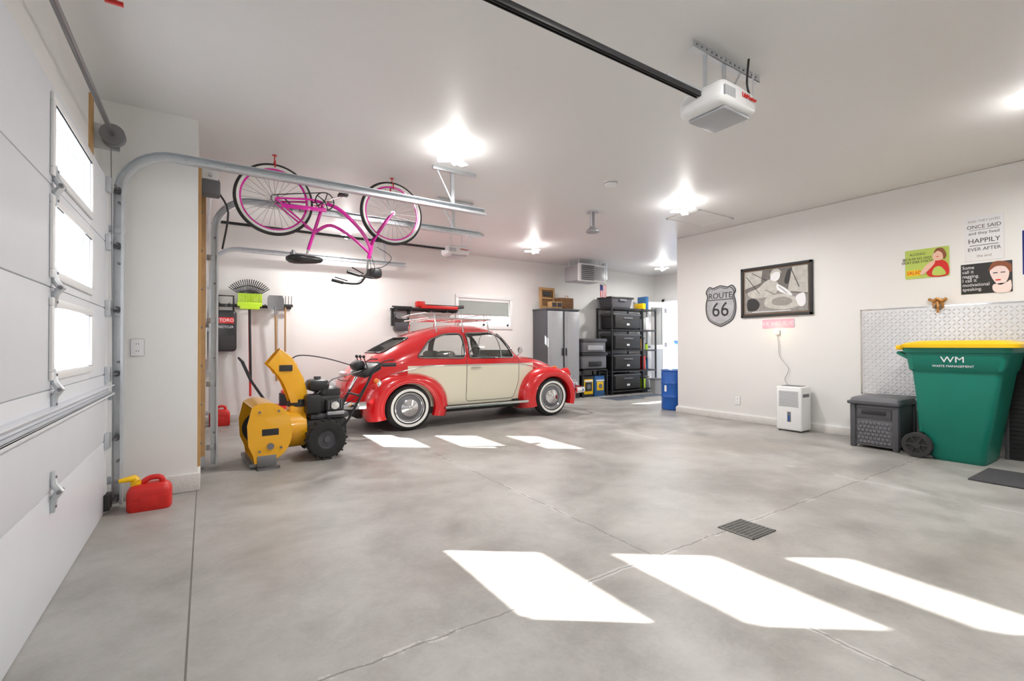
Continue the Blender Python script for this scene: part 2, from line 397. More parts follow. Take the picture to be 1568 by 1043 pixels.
# ---------------------------------------------------------------- ceiling items
LP=[(1.75,3.55),(4.68,3.48),(4.55,6.30),(7.84,6.35),(1.67,6.85),(1.75,.6),(4.68,.6)]
for i,(x,y) in enumerate(LP):
    b=B("ceiling_lamp")
    b.lathe((x,y,H),(0,0,-1),[(0,0),(.085,0),(.085,.012),(.06,.03),(.035,.05),(.03,.06),(0,.06)],'white',28)
    b.cyl((x,y,H-.06),(x,y,H-.10),.025,'white')
    for k in range(3):
        a=2*pi*k/3+.5
        R=Matrix.Rotation(a,3,'Z')
        c=Vector((x+cos(a)*.085,y+sin(a)*.085,H-.105))
        b.box(c-Vector((.06,.035,.006)),c+Vector((.06,.035,.006)),'bulb',.004,R)
    b.ball((x,y,H-.12),.03,'bulb')
    ob=b.done()
    l=bpy.data.lights.new("down_light","AREA");l.shape='DISK';l.size=.16;l.energy=32*K*K;l.color=(1,.98,.955)
    lo=bpy.data.objects.new("down_light",l);scene.collection.objects.link(lo);lo.parent=ob;lo.location=(0,0,-.02)
    l=bpy.data.lights.new("bulb_light","POINT");l.energy=3.*K*K;l.shadow_soft_size=.04;l.color=(1,.98,.955)
    lo=bpy.data.objects.new("bulb_light",l);scene.collection.objects.link(lo);lo.parent=ob;lo.location=(0,0,-.09)
b=B("smoke_detector");b.lathe((3.46,3.44,H),(0,0,-1),[(0,0),(.07,0),(.07,.015),(.06,.03),(.045,.04),(0,.04)],'white',28);b.torus((3.46,3.44,H-.02),(0,0,1),.066,.003,'grey',28,5);b.done()
b=B("ceiling_speaker_mount")
x,y=4.02,4.31
b.cyl((x,y,H-.02),(x,y,H),.07,'galv');b.box((x-.03,y-.02,H-.2),(x-.024,y+.02,H),'galv');b.box((x+.024,y-.02,H-.2),(x+.03,y+.02,H),'galv')
b.lathe((x,y,H-.19),(0,0,-1),[(0,0),(.03,0),(.05,.03),(.085,.06),(.085,.075),(.06,.085),(0,.085)],'silver',24);b.cyl((x,y,H-.2),(x,y,H-.02),.012,'steel');b.done()
b=B("attic_hatch")
x0,x1,y0,y1=5.08,5.82,3.55,4.05
for q in(((x0,y0,H-.012),(x1,y0+.03,H)),((x0,y1-.03,H-.012),(x1,y1,H)),((x0,y0,H-.012),(x0+.03,y1,H)),((x1-.03,y0,H-.012),(x1,y1,H))):b.box(q[0],q[1],'ceil',.003)
b.box((x0+.03,y0+.03,H-.005),(x1-.03,y1-.03,H),'ceil');b.done()
def opener(name,x,y,z,X0,cord=False,L=.34):
    b=B(name)
    b.box((X0,y-.014,z+.055),(x,y+.014,z+.06),'blackm');b.box((X0,y-.016,z+.035),(x,y-.011,z+.062),'black',.002);b.box((X0,y+.011,z+.035),(x,y+.016,z+.062),'black',.002)
    b.tube([(X0,y,z+.04),(x,y,z+.04)],.005,'blackm',6)
    b.box((x-.3,y-.022,z+.058),(x+.12,y+.022,z+.07),'galv',.003)
    secs=[]
    for t,(w,h0,h1) in [(0,(.10,.03,.09)),(.03,(.125,.012,.11)),(.10,(.14,.0,.12)),(.5,(.14,-.005,.12)),(.85,(.135,.0,.115)),(.97,(.125,.01,.105)),(1,(.11,.02,.09))]:
        secs.append([Vector((x-.02+t*L,y+p[0],z+p[1])) for p in rrect(-w,h0-.03,w,h1-.03,.03)])
    b.loft(secs,'white')
    b.box((x+.04,y-.11,z-.05),(x+L-.06,y+.11,z-.028),'silver',.012)
    for k in range(7): b.box((x+.0+.014*k,y-.142,z+.0),(x+.007+.014*k,y-.134,z+.05),'silver')
    b.T=frame((x+L*.66,y-.142,z+.04),(1,0,0),(0,0,1));b.text("LiftMaster",.034,(0,0,0),'redp');b.T=Matrix.Identity(4)
    for xx in(x+.10,x+.28):
        b.box((xx,y+.03,z+.08),(xx+.004,y+.055,H-.03),'galv')
    b.box((x-.02,y+.03,H-.04),(x+.64,y+.034,H),'galv');b.box((x-.02,y+.03,H-.04),(x+.64,y+.065,H-.036),'galv')
    for k in range(14): b.cyl((x+.01+.045*k,y+.027,H-.02),(x+.01+.045*k,y+.031,H-.02),.006,'steel',seg=8)
    b.tube([(x+.29,y+.04,z+.1),(x+.45,y+.04,H-.03)],.006,'galv',6)
    if cord:
        b.tube([(x+L-.02,y,z+.04),(x+L+.06,y,z+.0),(x+L+.14,y+.0,z+.1),(x+L+.2,y+.02,z+.2),(x+L+.22,y+.03,H)],.006,'paper',6,sub=6)
        b.tube([(x+L-.02,y-.05,z+.07),(x+L+.05,y-.05,z+.12),(x+L+.02,y-.05,z+.2),(x+L+.04,y-.05,H-.02)],.006,'black',6,sub=6)
    return b
b=opener("garage_door_opener",2.24,1.55,2.35,-.44,True);b.done()
b=opener("garage_door_opener",2.84,6.05,2.37,.12);b.done()
b=B("emergency_release_handle");b.tube([(-.32,2.5,2.5),(-.32,2.5,H)],.003,'redp',5);b.tube([(-.35,2.5,2.47),(-.29,2.5,2.47)],.010,'redp',8);b.tube([(-.32,2.5,2.47),(-.32,2.5,2.5)],.008,'redp',8);b.done()
b=B("unit_heater")
b.box((5.95,6.75,2.3),(6.6,7.2,2.6),'silver',.02);b.box((5.93,6.73,2.28),(6.62,6.78,2.62),'white',.01)
for k in range(8): b.box((5.98,6.70,2.31+k*.037),(6.3,6.745,2.325+k*.037),'grey2')
b.box((6.34,6.72,2.32),(6.58,6.735,2.58),'silver',.005);b.cyl((6.6,7.0,2.45),(6.85,7.0,2.45),.06,'galv');b.cyl((6.85,7.0,2.39),(6.85,7.0,H),.06,'galv')
for x in(6.0,6.55):
    for y in(6.82,7.12): b.cyl((x,y,2.6),(x,y,H),.008,'galv',seg=8)
b.done()
b=B("american_flag")
b.T=frame((6.42,6.68,1.99),(1,.2,0),(0,0,1))
for k in range(7): b.box((.2/7*k,0,0),(.2/7*(k+1),.24,.004),'redp' if k%2==0 else 'paper')
b.box((-.002,.13,-.002),(.09,.242,.006),'navy');b.cyl((-.01,.242,.002),(.21,.242,.002),.006,'wood');b.tube([(0,.242,0),(.1,.29,0),(.2,.242,0)],.002,'ink',5);b.T=Matrix.Identity(4);b.done()
# ---------------------------------------------------------------- CAR
def herm(P_):
    xs=[p[0] for p in P_];ys=[p[1] for p in P_]
    xs=np.array(xs);ys=np.array(ys);d=np.diff(ys)/np.diff(xs);m=np.zeros(len(xs))
    m[0]=d[0];m[-1]=d[-1]
    for i in range(1,len(xs)-1): m[i]=0 if d[i-1]*d[i]<=0 else 2*d[i-1]*d[i]/(d[i-1]+d[i])
    def f(x):
        x=min(max(x,xs[0]),xs[-1]);i=min(max(int(np.searchsorted(xs,x)-1),0),len(xs)-2);h=xs[i+1]-xs[i];t=(x-xs[i])/h
        return float((2*t**3-3*t*t+1)*ys[i]+(t**3-2*t*t+t)*h*m[i]+(-2*t**3+3*t*t)*ys[i+1]+(t**3-t*t)*h*m[i+1])
    return f
ZT=herm([(-.78,.46),(-.765,.58),(-.71,.72),(-.6,.86),(-.4,1.03),(-.1,1.215),(.25,1.365),(.6,1.46),(.9,1.497),(1.15,1.497),(1.35,1.475),(1.5,1.43),(1.585,1.37),(1.68,1.24),(1.83,1.05),(1.9,1.01),(2.1,.995),(2.35,.955),(2.6,.88),(2.8,.775),(2.94,.62),(3.0,.46)])
ZBL=herm([(-.78,.42),(-.7,.54),(-.4,.72),(0,.87),(.3,.92),(1,.93),(1.8,.91),(2.1,.86),(2.4,.78),(2.7,.66),(2.9,.53),(3.0,.42)])
ZBT=herm([(-.78,.40),(-.6,.32),(-.3,.28),(2.2,.28),(2.7,.3),(3.0,.38)])
WW=herm([(-.78,.28),(-.74,.38),(-.6,.49),(-.3,.585),(0,.64),(.5,.68),(1.2,.69),(1.7,.66),(2.0,.60),(2.4,.49),(2.75,.36),(2.93,.26),(3.0,.16)])
NE=2.5
def ysurf(x,z,o=0):
    w=WW(x)-o;zb=ZBL(x);zt=ZT(x)-o
    if z<=zb:
        t=(zb-z)/(zb-.28);return w*(1-.07*t*t)
    t=min((z-zb)/(zt-zb),.999);return w*(1-t**NE)**(1/NE)
def sec(x,o=0):
    w=WW(x)-o;zb=ZBL(x);zt=ZT(x)-o;z0=ZBT(x)+o
    h=[(0,z0),(w*.5,z0),(w*.88,z0)]
    for t in(.0,.15,.35,.6,.8): 
        z=z0+(zb-z0)*t+ (.02 if t==0 else 0);tt=(zb-z)/max(zb-.28,.01);h.append((w*(1-.07*tt*tt),z))
    for i in range(0,17):
        a=pi/2*i/16;h.append((w*max(cos(a),0)**(2/NE),zb+(zt-zb)*sin(a)**(2/NE)))
    h[-1]=(0,zt)
    return [Vector((x,y,z)) for y,z in h]+[Vector((x,-y,z)) for y,z in h[-2:0:-1]]
def round_poly(pts,r=.05,n=4):
    out=[];m=len(pts)
    for i in range(m):
        p=Vector(pts[i]);a=(Vector(pts[i-1])-p);c=(Vector(pts[(i+1)%m])-p);ra=min(r,a.length*.45,c.length*.45)
        p0=p+a.normalized()*ra;p1=p+c.normalized()*ra
        for k in range(n+1):
            t=k/n;out.append(((1-t)**2*p0+2*t*(1-t)*p+t*t*p1))
    return out
bb=B("body_tmp");bb.loft([sec(x) for x in np.linspace(-.78,3.0,110)],'carpaint');body=bb.done(Z0)
bi=B("inner");bi.loft([sec(x,.03) for x in np.linspace(-.33,1.97,60)],'int');inner=bi.done(Z0)
QW=round_poly([(.12,1.0),(.84,.985),(.84,1.355),(.60,1.345),(.34,1.25)],.07)
DW=round_poly([(.91,.985),(1.70,.985),(1.53,1.32),(1.36,1.37),(.91,1.36)],.05)
WS=round_poly([(-.52,1.08),(.52,1.08),(.46,1.345),(.0,1.37),(-.46,1.345)],.05)
RW=round_poly([(-.40,1.07),(.40,1.07),(.35,1.29),(-.35,1.29)],.07)
cuts=[inner]
for T_,poly,z0_,z1_ in((frame((0,1,0),(1,0,0),(0,0,1)),QW,0,2),(frame((0,1,0),(1,0,0),(0,0,1)),DW,0,2),(frame((1.3,0,0),(0,1,0),(0,0,1)),WS,.1,1.0),(frame((1.3,0,0),(0,1,0),(0,0,1)),RW,-1.62,-.9)):
    cb=B("cut");cb.T=T_;cb.prism([tuple(p) for p in poly],z0_,z1_,'intd');cuts.append(cb.done(Z0))
for c_ in cuts:
    md=body.modifiers.new("b","BOOLEAN");md.object=c_;md.operation='DIFFERENCE';md.solver='EXACT';md.material_mode='TRANSFER'
bpy.context.view_layer.update()
me=bpy.data.meshes.new_from_object(body.evaluated_get(bpy.context.evaluated_depsgraph_get()))
for o in [body]+cuts: bpy.data.objects.remove(o)
b=B("classic_car");b.bm.from_mesh(me)
b.mats=[m for m in me.materials]
for f in b.bm.faces: f.smooth=True
secs=[]
for x in np.linspace(-.33,1.9,50):
    s_=sec(x,.014);n=len(s_);secs.append(s_[7:n-6])
b.loft(secs,'carglass',ring=False)
def surfline(poly,side,off=.004,close=True):
    pts=[];P_=[Vector(p) for p in poly];m=len(P_)
    for i in range(m if close else m-1):
        a=P_[i];c=P_[(i+1)%m];k=max(1,int((c-a).length/.05))
        for j in range(k): pts.append(a.lerp(c,j/k))
    if not close: pts.append(P_[-1])
    return [Vector((p[0],side*(ysurf(p[0],p[1])+off),p[1])) for p in pts]
def topline(x,y,o=.004): 
    w=WW(x);zb=ZBL(x);zt=ZT(x);return zb+(zt-zb)*(1-min(abs(y)/w,.99)**NE)**(1/NE)+o
def xback(y,z,lo,hi):
    f0=topline(lo,y,0)-z
    for _ in range(40):
        mid=(lo+hi)/2;f=topline(mid,y,0)-z
        if (f>0)==(f0>0): lo=mid
        else: hi=mid
    return lo
for poly,lo,hi in((RW,-.75,.5),(WS,1.2,1.95)):
    P_=[];m=len(poly)
    for i in range(m):
        a=Vector(poly[i]);c=Vector(poly[(i+1)%m]);k=max(1,int((c-a).length/.05))
        P_+=[a.lerp(c,j/k) for j in range(k)]
    pts=[Vector((xback(p[0],p[1],lo,hi),p[0],p[1])) for p in P_]
    b.tube(pts,.014,'blackm',6,True);b.tube([p+Vector((-.008 if lo<0 else .008,0,.008)) for p in pts],.006,'chrome',6,True)
for s in(-1,1):
    for w in(QW,DW):
        b.tube(surfline(w,s,.0),.013,'blackm',6,True);b.tube(surfline(w,s,.009),.006,'chrome',6,True)
    b.tube(surfline([(1.46,.99),(1.44,1.34)],s,-.004,False),.009,'chrome',6)
    door=round_poly([(.87,.34),(1.70,.34),(1.80,.6),(1.80,.93),(1.58,1.385),(1.3,1.415),(.87,1.405)],.06)
    b.tube(surfline(door,s,-.001),.0045,'intd',5,True)
    belt=[(x,min(ZBL(x)-.035,.885)) for x in np.linspace(-.25,2.55,40)]
    b.tube(surfline(belt,s,.004,False),.009,'chrome',6)
    y=s*(ysurf(.98,.84)+.03);b.tube([(.94,y-s*.03,.84),(.95,y,.842),(1.08,y,.842),(1.09,y-s*.03,.84)],.009,'chrome',8)
    y=s*ysurf(1.72,.98);b.tube([(1.72,y,.97),(1.74,y+s*.09,1.03),(1.74,y+s*.12,1.07)],.006,'chrome',6);b.lathe((1.725,y+s*.13,1.09),(1,0,0),[(0,0),(.055,0),(.055,.01),(.03,.03),(0,.035)],'chrome',20)
    b.box((.50,s*.60,.265),(1.90,s*.755,.295),'blackm',.008);b.box((.50,s*.75,.265),(1.90,s*.764,.30),'chrome',.003);b.box((.3,s*.5,.2),(2.0,s*.62,.32),'blackm')
    for k in range(6): b.box((.5,s*(.62+.02*k)-.003,.294),(1.9,s*(.62+.02*k)+.003,.299),'rubber')
    def fender(cx,fr,bk,top,ra=.355):
        secs=[]
        for i in range(41):
            th=radians(-22+224*i/40);c,sn=cos(th),sin(th)
            ex=(fr if c>0 else bk)
            O=Vector((cx+ra*c,.315+ra*sn*.97));
            if sn>=0: E=Vector((cx+ex*(abs(c)**.85)*(1 if c>0 else -1),.315+top*abs(sn)**.9))
            else: E=Vector((cx+ex*c,.315+.42*sn))
            row=[]
            for t,y in[(0.02,.66),(0,.735),(.02,.75),(.1,.762),(.25,.768),(.42,.764),(.58,.75),(.72,.727),(.84,.695),(.93,.655),(.985,.61),(1.0,.565),(.99,.5),(.95,.42),(.9,.30)]:
                p=O.lerp(E,t);row.append(Vector((p[0],s*y,p[1])))
            secs.append(row)
        b.loft(secs,'red',ring=False)
        b.tube([Vector((q[2].x,q[2].y,q[2].z)) for q in secs],.009,'red',6)
    fender(2.4,.53,.60,.50);fender(0,.60,.58,.48)
    b.lathe((2.66,s*.575,.66),(1,0,.12),[(.02,-.1),(.09,.0),(.108,.12),(.108,.155)],'red',28);b.lathe((2.66,s*.575,.66),(1,0,.12),[(.108,.15),(.112,.165),(.1,.175)],'chrome',28);b.lathe((2.66,s*.575,.66),(1,0,.12),[(.1,.172),(.08,.185),(0,.195)],'lens',28)
    b.ball((2.52,s*.62,.80),.035,'amber',(1.6,.7,.6))
    b.ball((-.40,s*.655,.63),.075,'chrome',(.7,.75,1.25));b.ball((-.44,s*.66,.62),.058,'redp',(.8,.85,1.1));b.ball((-.43,s*.66,.695),.04,'amber',(.9,1,1))
    for wx in(0,2.4):
        c=(wx,s*.70,.315)
        b.lathe(c,(0,s,0),[(.205,.01),(.225,.022),(.228,.022)],'rubber',40);b.lathe(c,(0,s,0),[(.226,.023),(.24,.03),(.262,.028)],'whitewall',40)
        b.lathe(c,(0,s,0),[(.262,.027),(.292,.017),(.311,-.01),(.315,-.03),(.315,-.11),(.305,-.135),(.27,-.15),(.2,-.15)],'rubber',40)
        b.lathe(c,(0,s,0),[(.207,.012),(.198,.012),(.19,-.01),(.182,-.014)],'chrome',40);b.lathe(c,(0,s,0),[(.185,-.014),(.165,-.022),(.14,-.012),(.115,.0)],'grey',40)
        b.lathe(c,(0,s,0),[(.125,-.003),(.118,.018),(.09,.035),(.045,.05),(.035,.058),(0,.062)],'chrome',40)
        b.lathe(c,(0,s,0),[(.2,-.15),(.12,-.1),(0,-.1)],'blackm',30)
def bumper(x,dirn):
    pts=[Vector((x-dirn*.26,-.74,.40)),Vector((x-dirn*.10,-.72,.40)),Vector((x-dirn*.02,-.55,.40)),Vector((x,0,.40)),Vector((x-dirn*.02,.55,.40)),Vector((x-dirn*.10,.72,.40)),Vector((x-dirn*.26,.74,.40))]
    pts=smooth(pts,6);secs=[]
    for i,p in enumerate(pts):
        d=(pts[min(i+1,len(pts)-1)]-pts[max(i-1,0)]).normalized();nn=Vector((d.y,-d.x,0))
        if dirn<0: nn=-nn
        secs.append([p+nn*o+Vector((0,0,z)) for o,z in((0,-.05),(.025,-.045),(.035,-.02),(.038,.0),(.035,.02),(.025,.045),(0,.05))])
    b.loft(secs,'chrome',ring=True)
    for s in(-1,1):
        b.tube([(x+dirn*.03,s*.36,.33),(x+dirn*.07,s*.36,.36),(x+dirn*.075,s*.36,.45),(x+dirn*.03,s*.36,.50)],.028,'chrome',10,sub=3)
        b.tube([(x-dirn*.3,s*.3,.38),(x,s*.36,.40)],.02,'steel',8)
    b.tube([(x+dirn*.04,-.36,.53),(x+dirn*.05,0,.535),(x+dirn*.04,.36,.53)],.014,'chrome',8,sub=4)
bumper(-.85,-1);bumper(3.14,1)
b.tube([Vector((x,y,topline(x,y,.0))) for x,y in [(-.38,-.3),(-.38,0),(-.38,.3),(-.5,.34),(-.62,.34),(-.70,.3),(-.72,.2),(-.73,0),(-.72,-.2),(-.70,-.3),(-.62,-.34),(-.5,-.34)]],.005,'intd',5,True)
for k in range(10): 
    y=-.24+.053*k;b.tube([(x,y,topline(x,y,.001)) for x in(-.34,-.27,-.2)],.006,'intd',5)
b.tube([(x,s_,topline(x,s_,.0)) for x,s_ in [(1.95,-.46),(2.2,-.43),(2.5,-.34),(2.75,-.2),(2.86,0),(2.75,.2),(2.5,.34),(2.2,.43),(1.95,.46)]],.005,'intd',5,sub=4)
b.tube([(x,0,topline(x,0,.006)) for x in np.linspace(1.95,2.8,14)],.007,'chrome',6)
b.ball((-.70,0,.78),.05,'white',(1,1.6,.7));b.box((-.84,-.16,.55),(-.825,.16,.66),'paper',.005)
for s in(-1,1): b.cyl((-.7,s*.22,.26),(-.92,s*.22,.25),.02,'chrome')
b.box((-.6,-.3,.16),(2.7,.3,.3),'blackm',.03);b.cyl((0,-.6,.315),(0,.6,.315),.04,'blackm');b.cyl((2.4,-.6,.315),(2.4,.6,.315),.04,'blackm');b.box((-.7,-.35,.2),(-.4,.35,.36),'blackm',.05)
b.box((-.1,-.55,.32),(1.9,.55,.36),'intd')
for y in(-.29,.29):
    b.box((.78,y-.23,.5),(1.25,y+.23,.64),'int',.05);b.box((.68,y-.23,.58),(.82,y+.23,1.09),'int',.06,Matrix.Rotation(-.15,3,'Y'))
b.box((.05,-.5,.48),(.42,.5,.62),'int',.05);b.box((-.02,-.5,.55),(.12,.5,1.0),'int',.05,Matrix.Rotation(-.2,3,'Y'))
b.torus((1.48,.29,1.0),(.85,0,-.5),.18,.011,'black',30,6);b.tube([(1.48,.29,1.0),(1.75,.29,.8)],.02,'black');b.tube([(1.48,.12,1.0),(1.48,.46,1.0)],.008,'black');b.box((1.72,-.58,.8),(1.84,.58,.98),'int',.03)
zr=1.575
for s in(-1,1):
    b.tube([(.36,s*.5,zr),(1.38,s*.5,zr)],.011,'chrome',8)
    b.tube([(.36,s*.5,zr+.07),(1.38,s*.5,zr+.07)],.009,'chrome',8)
    for x in(.45,.87,1.3):
        b.tube([(x,s*.5,zr+.07),(x,s*.5,zr),(x,s*.555,1.42),(x,s*.575,1.37)],.009,'chrome',8)
for x in(.36,1.38): b.tube([(x,-.5,zr+.07),(x,-.3,zr+.085),(x,.3,zr+.085),(x,.5,zr+.07)],.009,'chrome',8,sub=3);b.tube([(x,-.5,zr),(x,.5,zr)],.009,'chrome',8)
for k in range(5): 
    y=-.36+.18*k;b.tube([(.36,y,zr),(1.38,y,zr)],.008,'chrome',6)
for x in(.45,.87,1.3): b.tube([(x,-.5,zr-.012),(x,.5,zr-.012)],.009,'chrome',8)
car=b.done(Z0,recalc=False)
car.scale=(.93,.9,.9);car.location=(2.12,6.2,0.0)
# ---------------------------------------------------------------- BICYCLE
b=B("cruiser_bicycle")
sc=.93
b.T=Matrix.Translation((.50,4.55,2.33))@Matrix.Rotation(radians(-2),4,'Y')@Matrix.Scale(sc,4)@Matrix(((1,0,0,0),(0,-1,0,0),(0,0,-1,0),(0,0,0,1)))@Matrix.Translation((0,0,-.33))
WBb=1.13
for wx in(0,WBb):
    c=(wx,0,.33);b.torus(c,(0,1,0),.315,.024,'blackm',60,10);b.torus(c,(0,1,0),.308,.0245,'whitewall',60,8);b.torus(c,(0,1,0),.285,.013,'magenta',60,8);b.cyl((wx,-.04,.33),(wx,.04,.33),.022,'chrome');b.cyl((wx,-.07,.33),(wx,.07,.33),.006,'chrome')
    for k in range(28):
        a=2*pi*k/28;a2=a+(.5 if k%2 else -.5);y=.03 if (k//2)%2 else -.03
        b.tube([(wx+.02*cos(a2),y,.33+.02*sin(a2)),(wx+.28*cos(a),0,.33+.28*sin(a))],.0018,'steel',4)
BBp=(.44,0,.30)
b.tube([(.28,0,.78),(.34,0,.6),BBp],.016,'magenta',10)
b.tube([BBp,(.60,0,.36),(.80,0,.55),(.885,0,.72)],.019,'magenta',10,sub=5)
b.tube([(.35,0,.60),(.50,0,.52),(.70,0,.62),(.875,0,.77)],.016,'magenta',10,sub=5)
b.tube([(.865,0,.83),(.90,0,.69)],.021,'magenta',12)
for s in(-1,1):
    b.tube([BBp,(.3,s*.05,.30),(0,s*.065,.33)],.010,'magenta',8,sub=3)
    b.tube([(.34,s*.01,.6),(.2,s*.05,.5),(0,s*.065,.33)],.009,'magenta',8,sub=3)
    b.tube([(.905,s*.01,.68),(.92,s*.055,.63),(1.02,s*.058,.48),(WBb,s*.06,.33)],.011,'magenta',8,sub=3)
    b.tube([(.83,0,1.0),(.84,s*.1,1.02),(.82,s*.25,1.06),(.68,s*.32,1.05),(.56,s*.33,1.02)],.011,'black',8,sub=4)
    b.tube([(.68,s*.32,1.05),(.56,s*.33,1.02)],.017,'black',8)
    b.tube([(.72,s*.30,1.03),(.60,s*.36,.985)],.006,'black',6)
    b.tube([(.80,s*.2,1.05),(.9,s*.08,.95),(.88,s*.03,.8)],.003,'black',5,sub=5)
    b.box((BBp[0]+s*.155-.045,s*.09-.0,BBp[2]-s*.06-.012),(BBp[0]+s*.155+.045,s*.17,BBp[2]-s*.06+.012),'black',.006)
    b.tube([(BBp[0],s*.06,BBp[2]),(BBp[0]+s*.155,s*.08,BBp[2]-s*.06)],.009,'chrome',8)
    b.tube([(.08,s*.07,.33),(.16,s*.05,.40)],.006,'black',6)
b.tube([(.86,0,.84),(.845,0,.95),(.83,0,1.0)],.012,'chrome',8)
b.cyl((.44,-.045,.30),(.44,.045,.30),.022,'chrome');b.torus((.44,.05,.30),(0,1,0),.085,.006,'black',30,6)
for k in range(5): b.tube([(.44,.05,.30),(.44+.085*cos(k*1.257),.05,.30+.085*sin(k*1.257))],.005,'black',5)
b.tube([(.44,.052,.385),(0,.052,.365)],.005,'black',5);b.tube([(.44,.052,.215),(0,.052,.295)],.005,'black',5);b.torus((0,.052,.33),(0,1,0),.035,.006,'steel',20,6)
b.box((.05,.058,.37),(.45,.066,.41),'magenta',.01)
b.tube([(.28,0,.78),(.265,0,.84)],.013,'chrome',8)
secs=[]
for x,w,h in[(.08,.03,.02),(.11,.09,.04),(.16,.115,.05),(.22,.10,.05),(.28,.06,.045),(.34,.03,.04),(.39,.022,.03),(.41,.01,.015)]:
    secs.append([Vector((x,w*cos(a),.87+h*sin(a)*(1 if sin(a)>0 else .8))) for a in np.linspace(0,2*pi,17)[:-1]])
b.loft(secs,'black')
for s in(-1,1): b.tube([(.14,s*.05,.84),(.14,s*.05,.80)],.016,'steel',8)
b.box((.86,-.07,.93),(.98,.07,1.03),'black',.02);b.torus((.98,0,.98),(1,0,0),.035,.008,'black',16,6)
b.tube([(.9,0,.93),(1.02,.02,.9),(1.1,.02,.8),(.95,.01,.7)],.004,'black',5,sub=5)
b.T=Matrix.Identity(4)
b.done()
for hx in(.50,1.55):
    b=B("bicycle_hook")
    b.tube([(hx,4.55,H),(hx,4.55,2.668)],.005,'redp',8);b.tube([(hx,4.505,2.60),(hx,4.51,2.652),(hx,4.55,2.668),(hx,4.59,2.652),(hx,4.595,2.60)],.006,'redp',8,sub=4);b.cyl((hx,4.55,H-.004),(hx,4.55,H),.02,'redp');b.done()
# ---------------------------------------------------------------- SNOW BLOWER
b=B("snow_blower")
TB=Matrix.Translation((.93,4.86,0))@Matrix.Rotation(radians(3),4,'Z')@Matrix.Scale(.93,4)
b.T=TB
prof=[(-.66,.57),(-.58,.60),(-.48,.59),(-.38,.52),(-.33,.40),(-.33,.26),(-.38,.14),(-.48,.07),(-.62,.05),(-.64,.05)]
pr=smooth([Vector((p[0],p[1],0)) for p in prof],3)
outer=[Vector((p.x,-.32,p.y)) for p in pr]+[Vector((p.x*.985-.012,-.32,p.y*.97+.01)) for p in pr[::-1]]
b.loft([outer,[Vector((v.x,.32,v.z)) for v in outer]],'yellow')
b.T=TB@frame((0,0,0),(1,0,0),(0,0,1))
side=[(p.x,p.y) for p in pr]+[(-.65,.12),(-.69,.22),(-.70,.40)]
for y in(.315,-.327): b.prism(side,y,y+.012,'yellow')
b.prism([(-.58,.30),(-.44,.30),(-.44,.36),(-.58,.36)],.326,.329,'black')
b.T=TB
for s in(-1,1):
    b.box((-.62,s*.327-.006+s*.004,.02),(-.46,s*.327+.006+s*.004,.12),'steel',.01);b.box((-.62,s*.33,.0),(-.44,s*(.33+.05),.014),'steel',.004)
    b.cyl((-.51,s*.32,.20),(-.51,s*.345,.20),.03,'steel',seg=12)
    for q in((-.42,.18),(-.60,.16),(-.60,.52),(-.44,.52)): b.cyl((q[0],s*.32,q[1]),(q[0],s*.338,q[1]),.011,'steel',seg=8)
b.box((-.68,-.31,.02),(-.58,.31,.05),'steel')
b.cyl((-.51,-.31,.30),(-.51,.31,.30),.018,'steel')
for sgn in(-1,1):
    vs=[];fs=[];N_=60
    for i in range(N_+1):
        a=2*pi*2*i/N_*sgn;y=sgn*(.05+.25*i/N_)
        for r in(.10,.17): vs.append(Vector((-.51+r*cos(a),y,.30+r*sin(a))))
    for i in range(N_): fs.append((2*i,2*i+1,2*i+3,2*i+2))
    b.add(vs,fs,'blackm')
b.cyl((-.36,0,.30),(-.16,0,.30),.19,'yellow',seg=28);b.box((-.3,-.1,.42),(-.14,.1,.53),'yellow',.02)
b.lathe((-.20,0,.52),(0,0,1),[(.09,0),(.11,.0),(.11,.03),(.09,.04),(.09,.07)],'blackm',24)
def usec(cx,cz,w,tilt,d=.1):
    o=[(-d,-w),(.3*d,-w),(.85*d,-w*.7),(d,0),(.85*d,w*.7),(.3*d,w),(-d,w)]
    inn=[(x*.93-.003,y*.93) for x,y in o[::-1]]
    return [Vector((cx+x*cos(tilt),y,cz+x*sin(tilt))) for x,y in o+inn]
b.loft([usec(-.20,.56,.085,0,.09),usec(-.22,.66,.09,.05,.10),usec(-.255,.78,.095,.25,.105),usec(-.32,.90,.10,.4,.105)],'yellow')
b.loft([usec(-.315,.89,.107,.4,.112),usec(-.36,.96,.107,.6,.11),usec(-.44,1.03,.107,.9,.10)],'yellow')
b.box((-.40,-.115,.88),(-.28,-.105,.94),'blackm',.005)
b.tube([(-.30,0,.95),(-.2,0,1.03),(.1,.05,.99),(.5,.05,.86)],.006,'black',5,sub=5)
b.tube([(-.12,-.08,.56),(.1,-.12,.78),(.42,-.1,.86)],.007,'steel',6)
b.box((-.16,-.17,.14),(.24,.17,.38),'blackm',.03)
b.box((-.12,-.16,.38),(.26,.14,.44),'grey2',.02);b.box((-.06,-.14,.44),(.18,.13,.62),'black',.03)
b.lathe((.08,.0,.60),(0,0,1),[(.0,.11),(.08,.105),(.125,.08),(.135,.03),(.13,0)],'black',28)
b.box((-.17,-.20,.44),(-.02,-.06,.64),'black',.03);b.box((.02,-.20,.46),(.20,-.12,.58),'blackm',.02);b.cyl((.1,-.2,.52),(.1,-.23,.52),.04,'chrome');b.box((.03,-.21,.42),(.2,-.16,.46),'silver',.01)
b.box((-.12,-.12,.66),(.08,.12,.78),'black',.04);b.cyl((-.02,0,.78),(-.02,0,.81),.035,'grey2')
for k in range(6): b.box((.04+.025*k,-.207,.48),(.05+.025*k,-.2,.57),'grey')
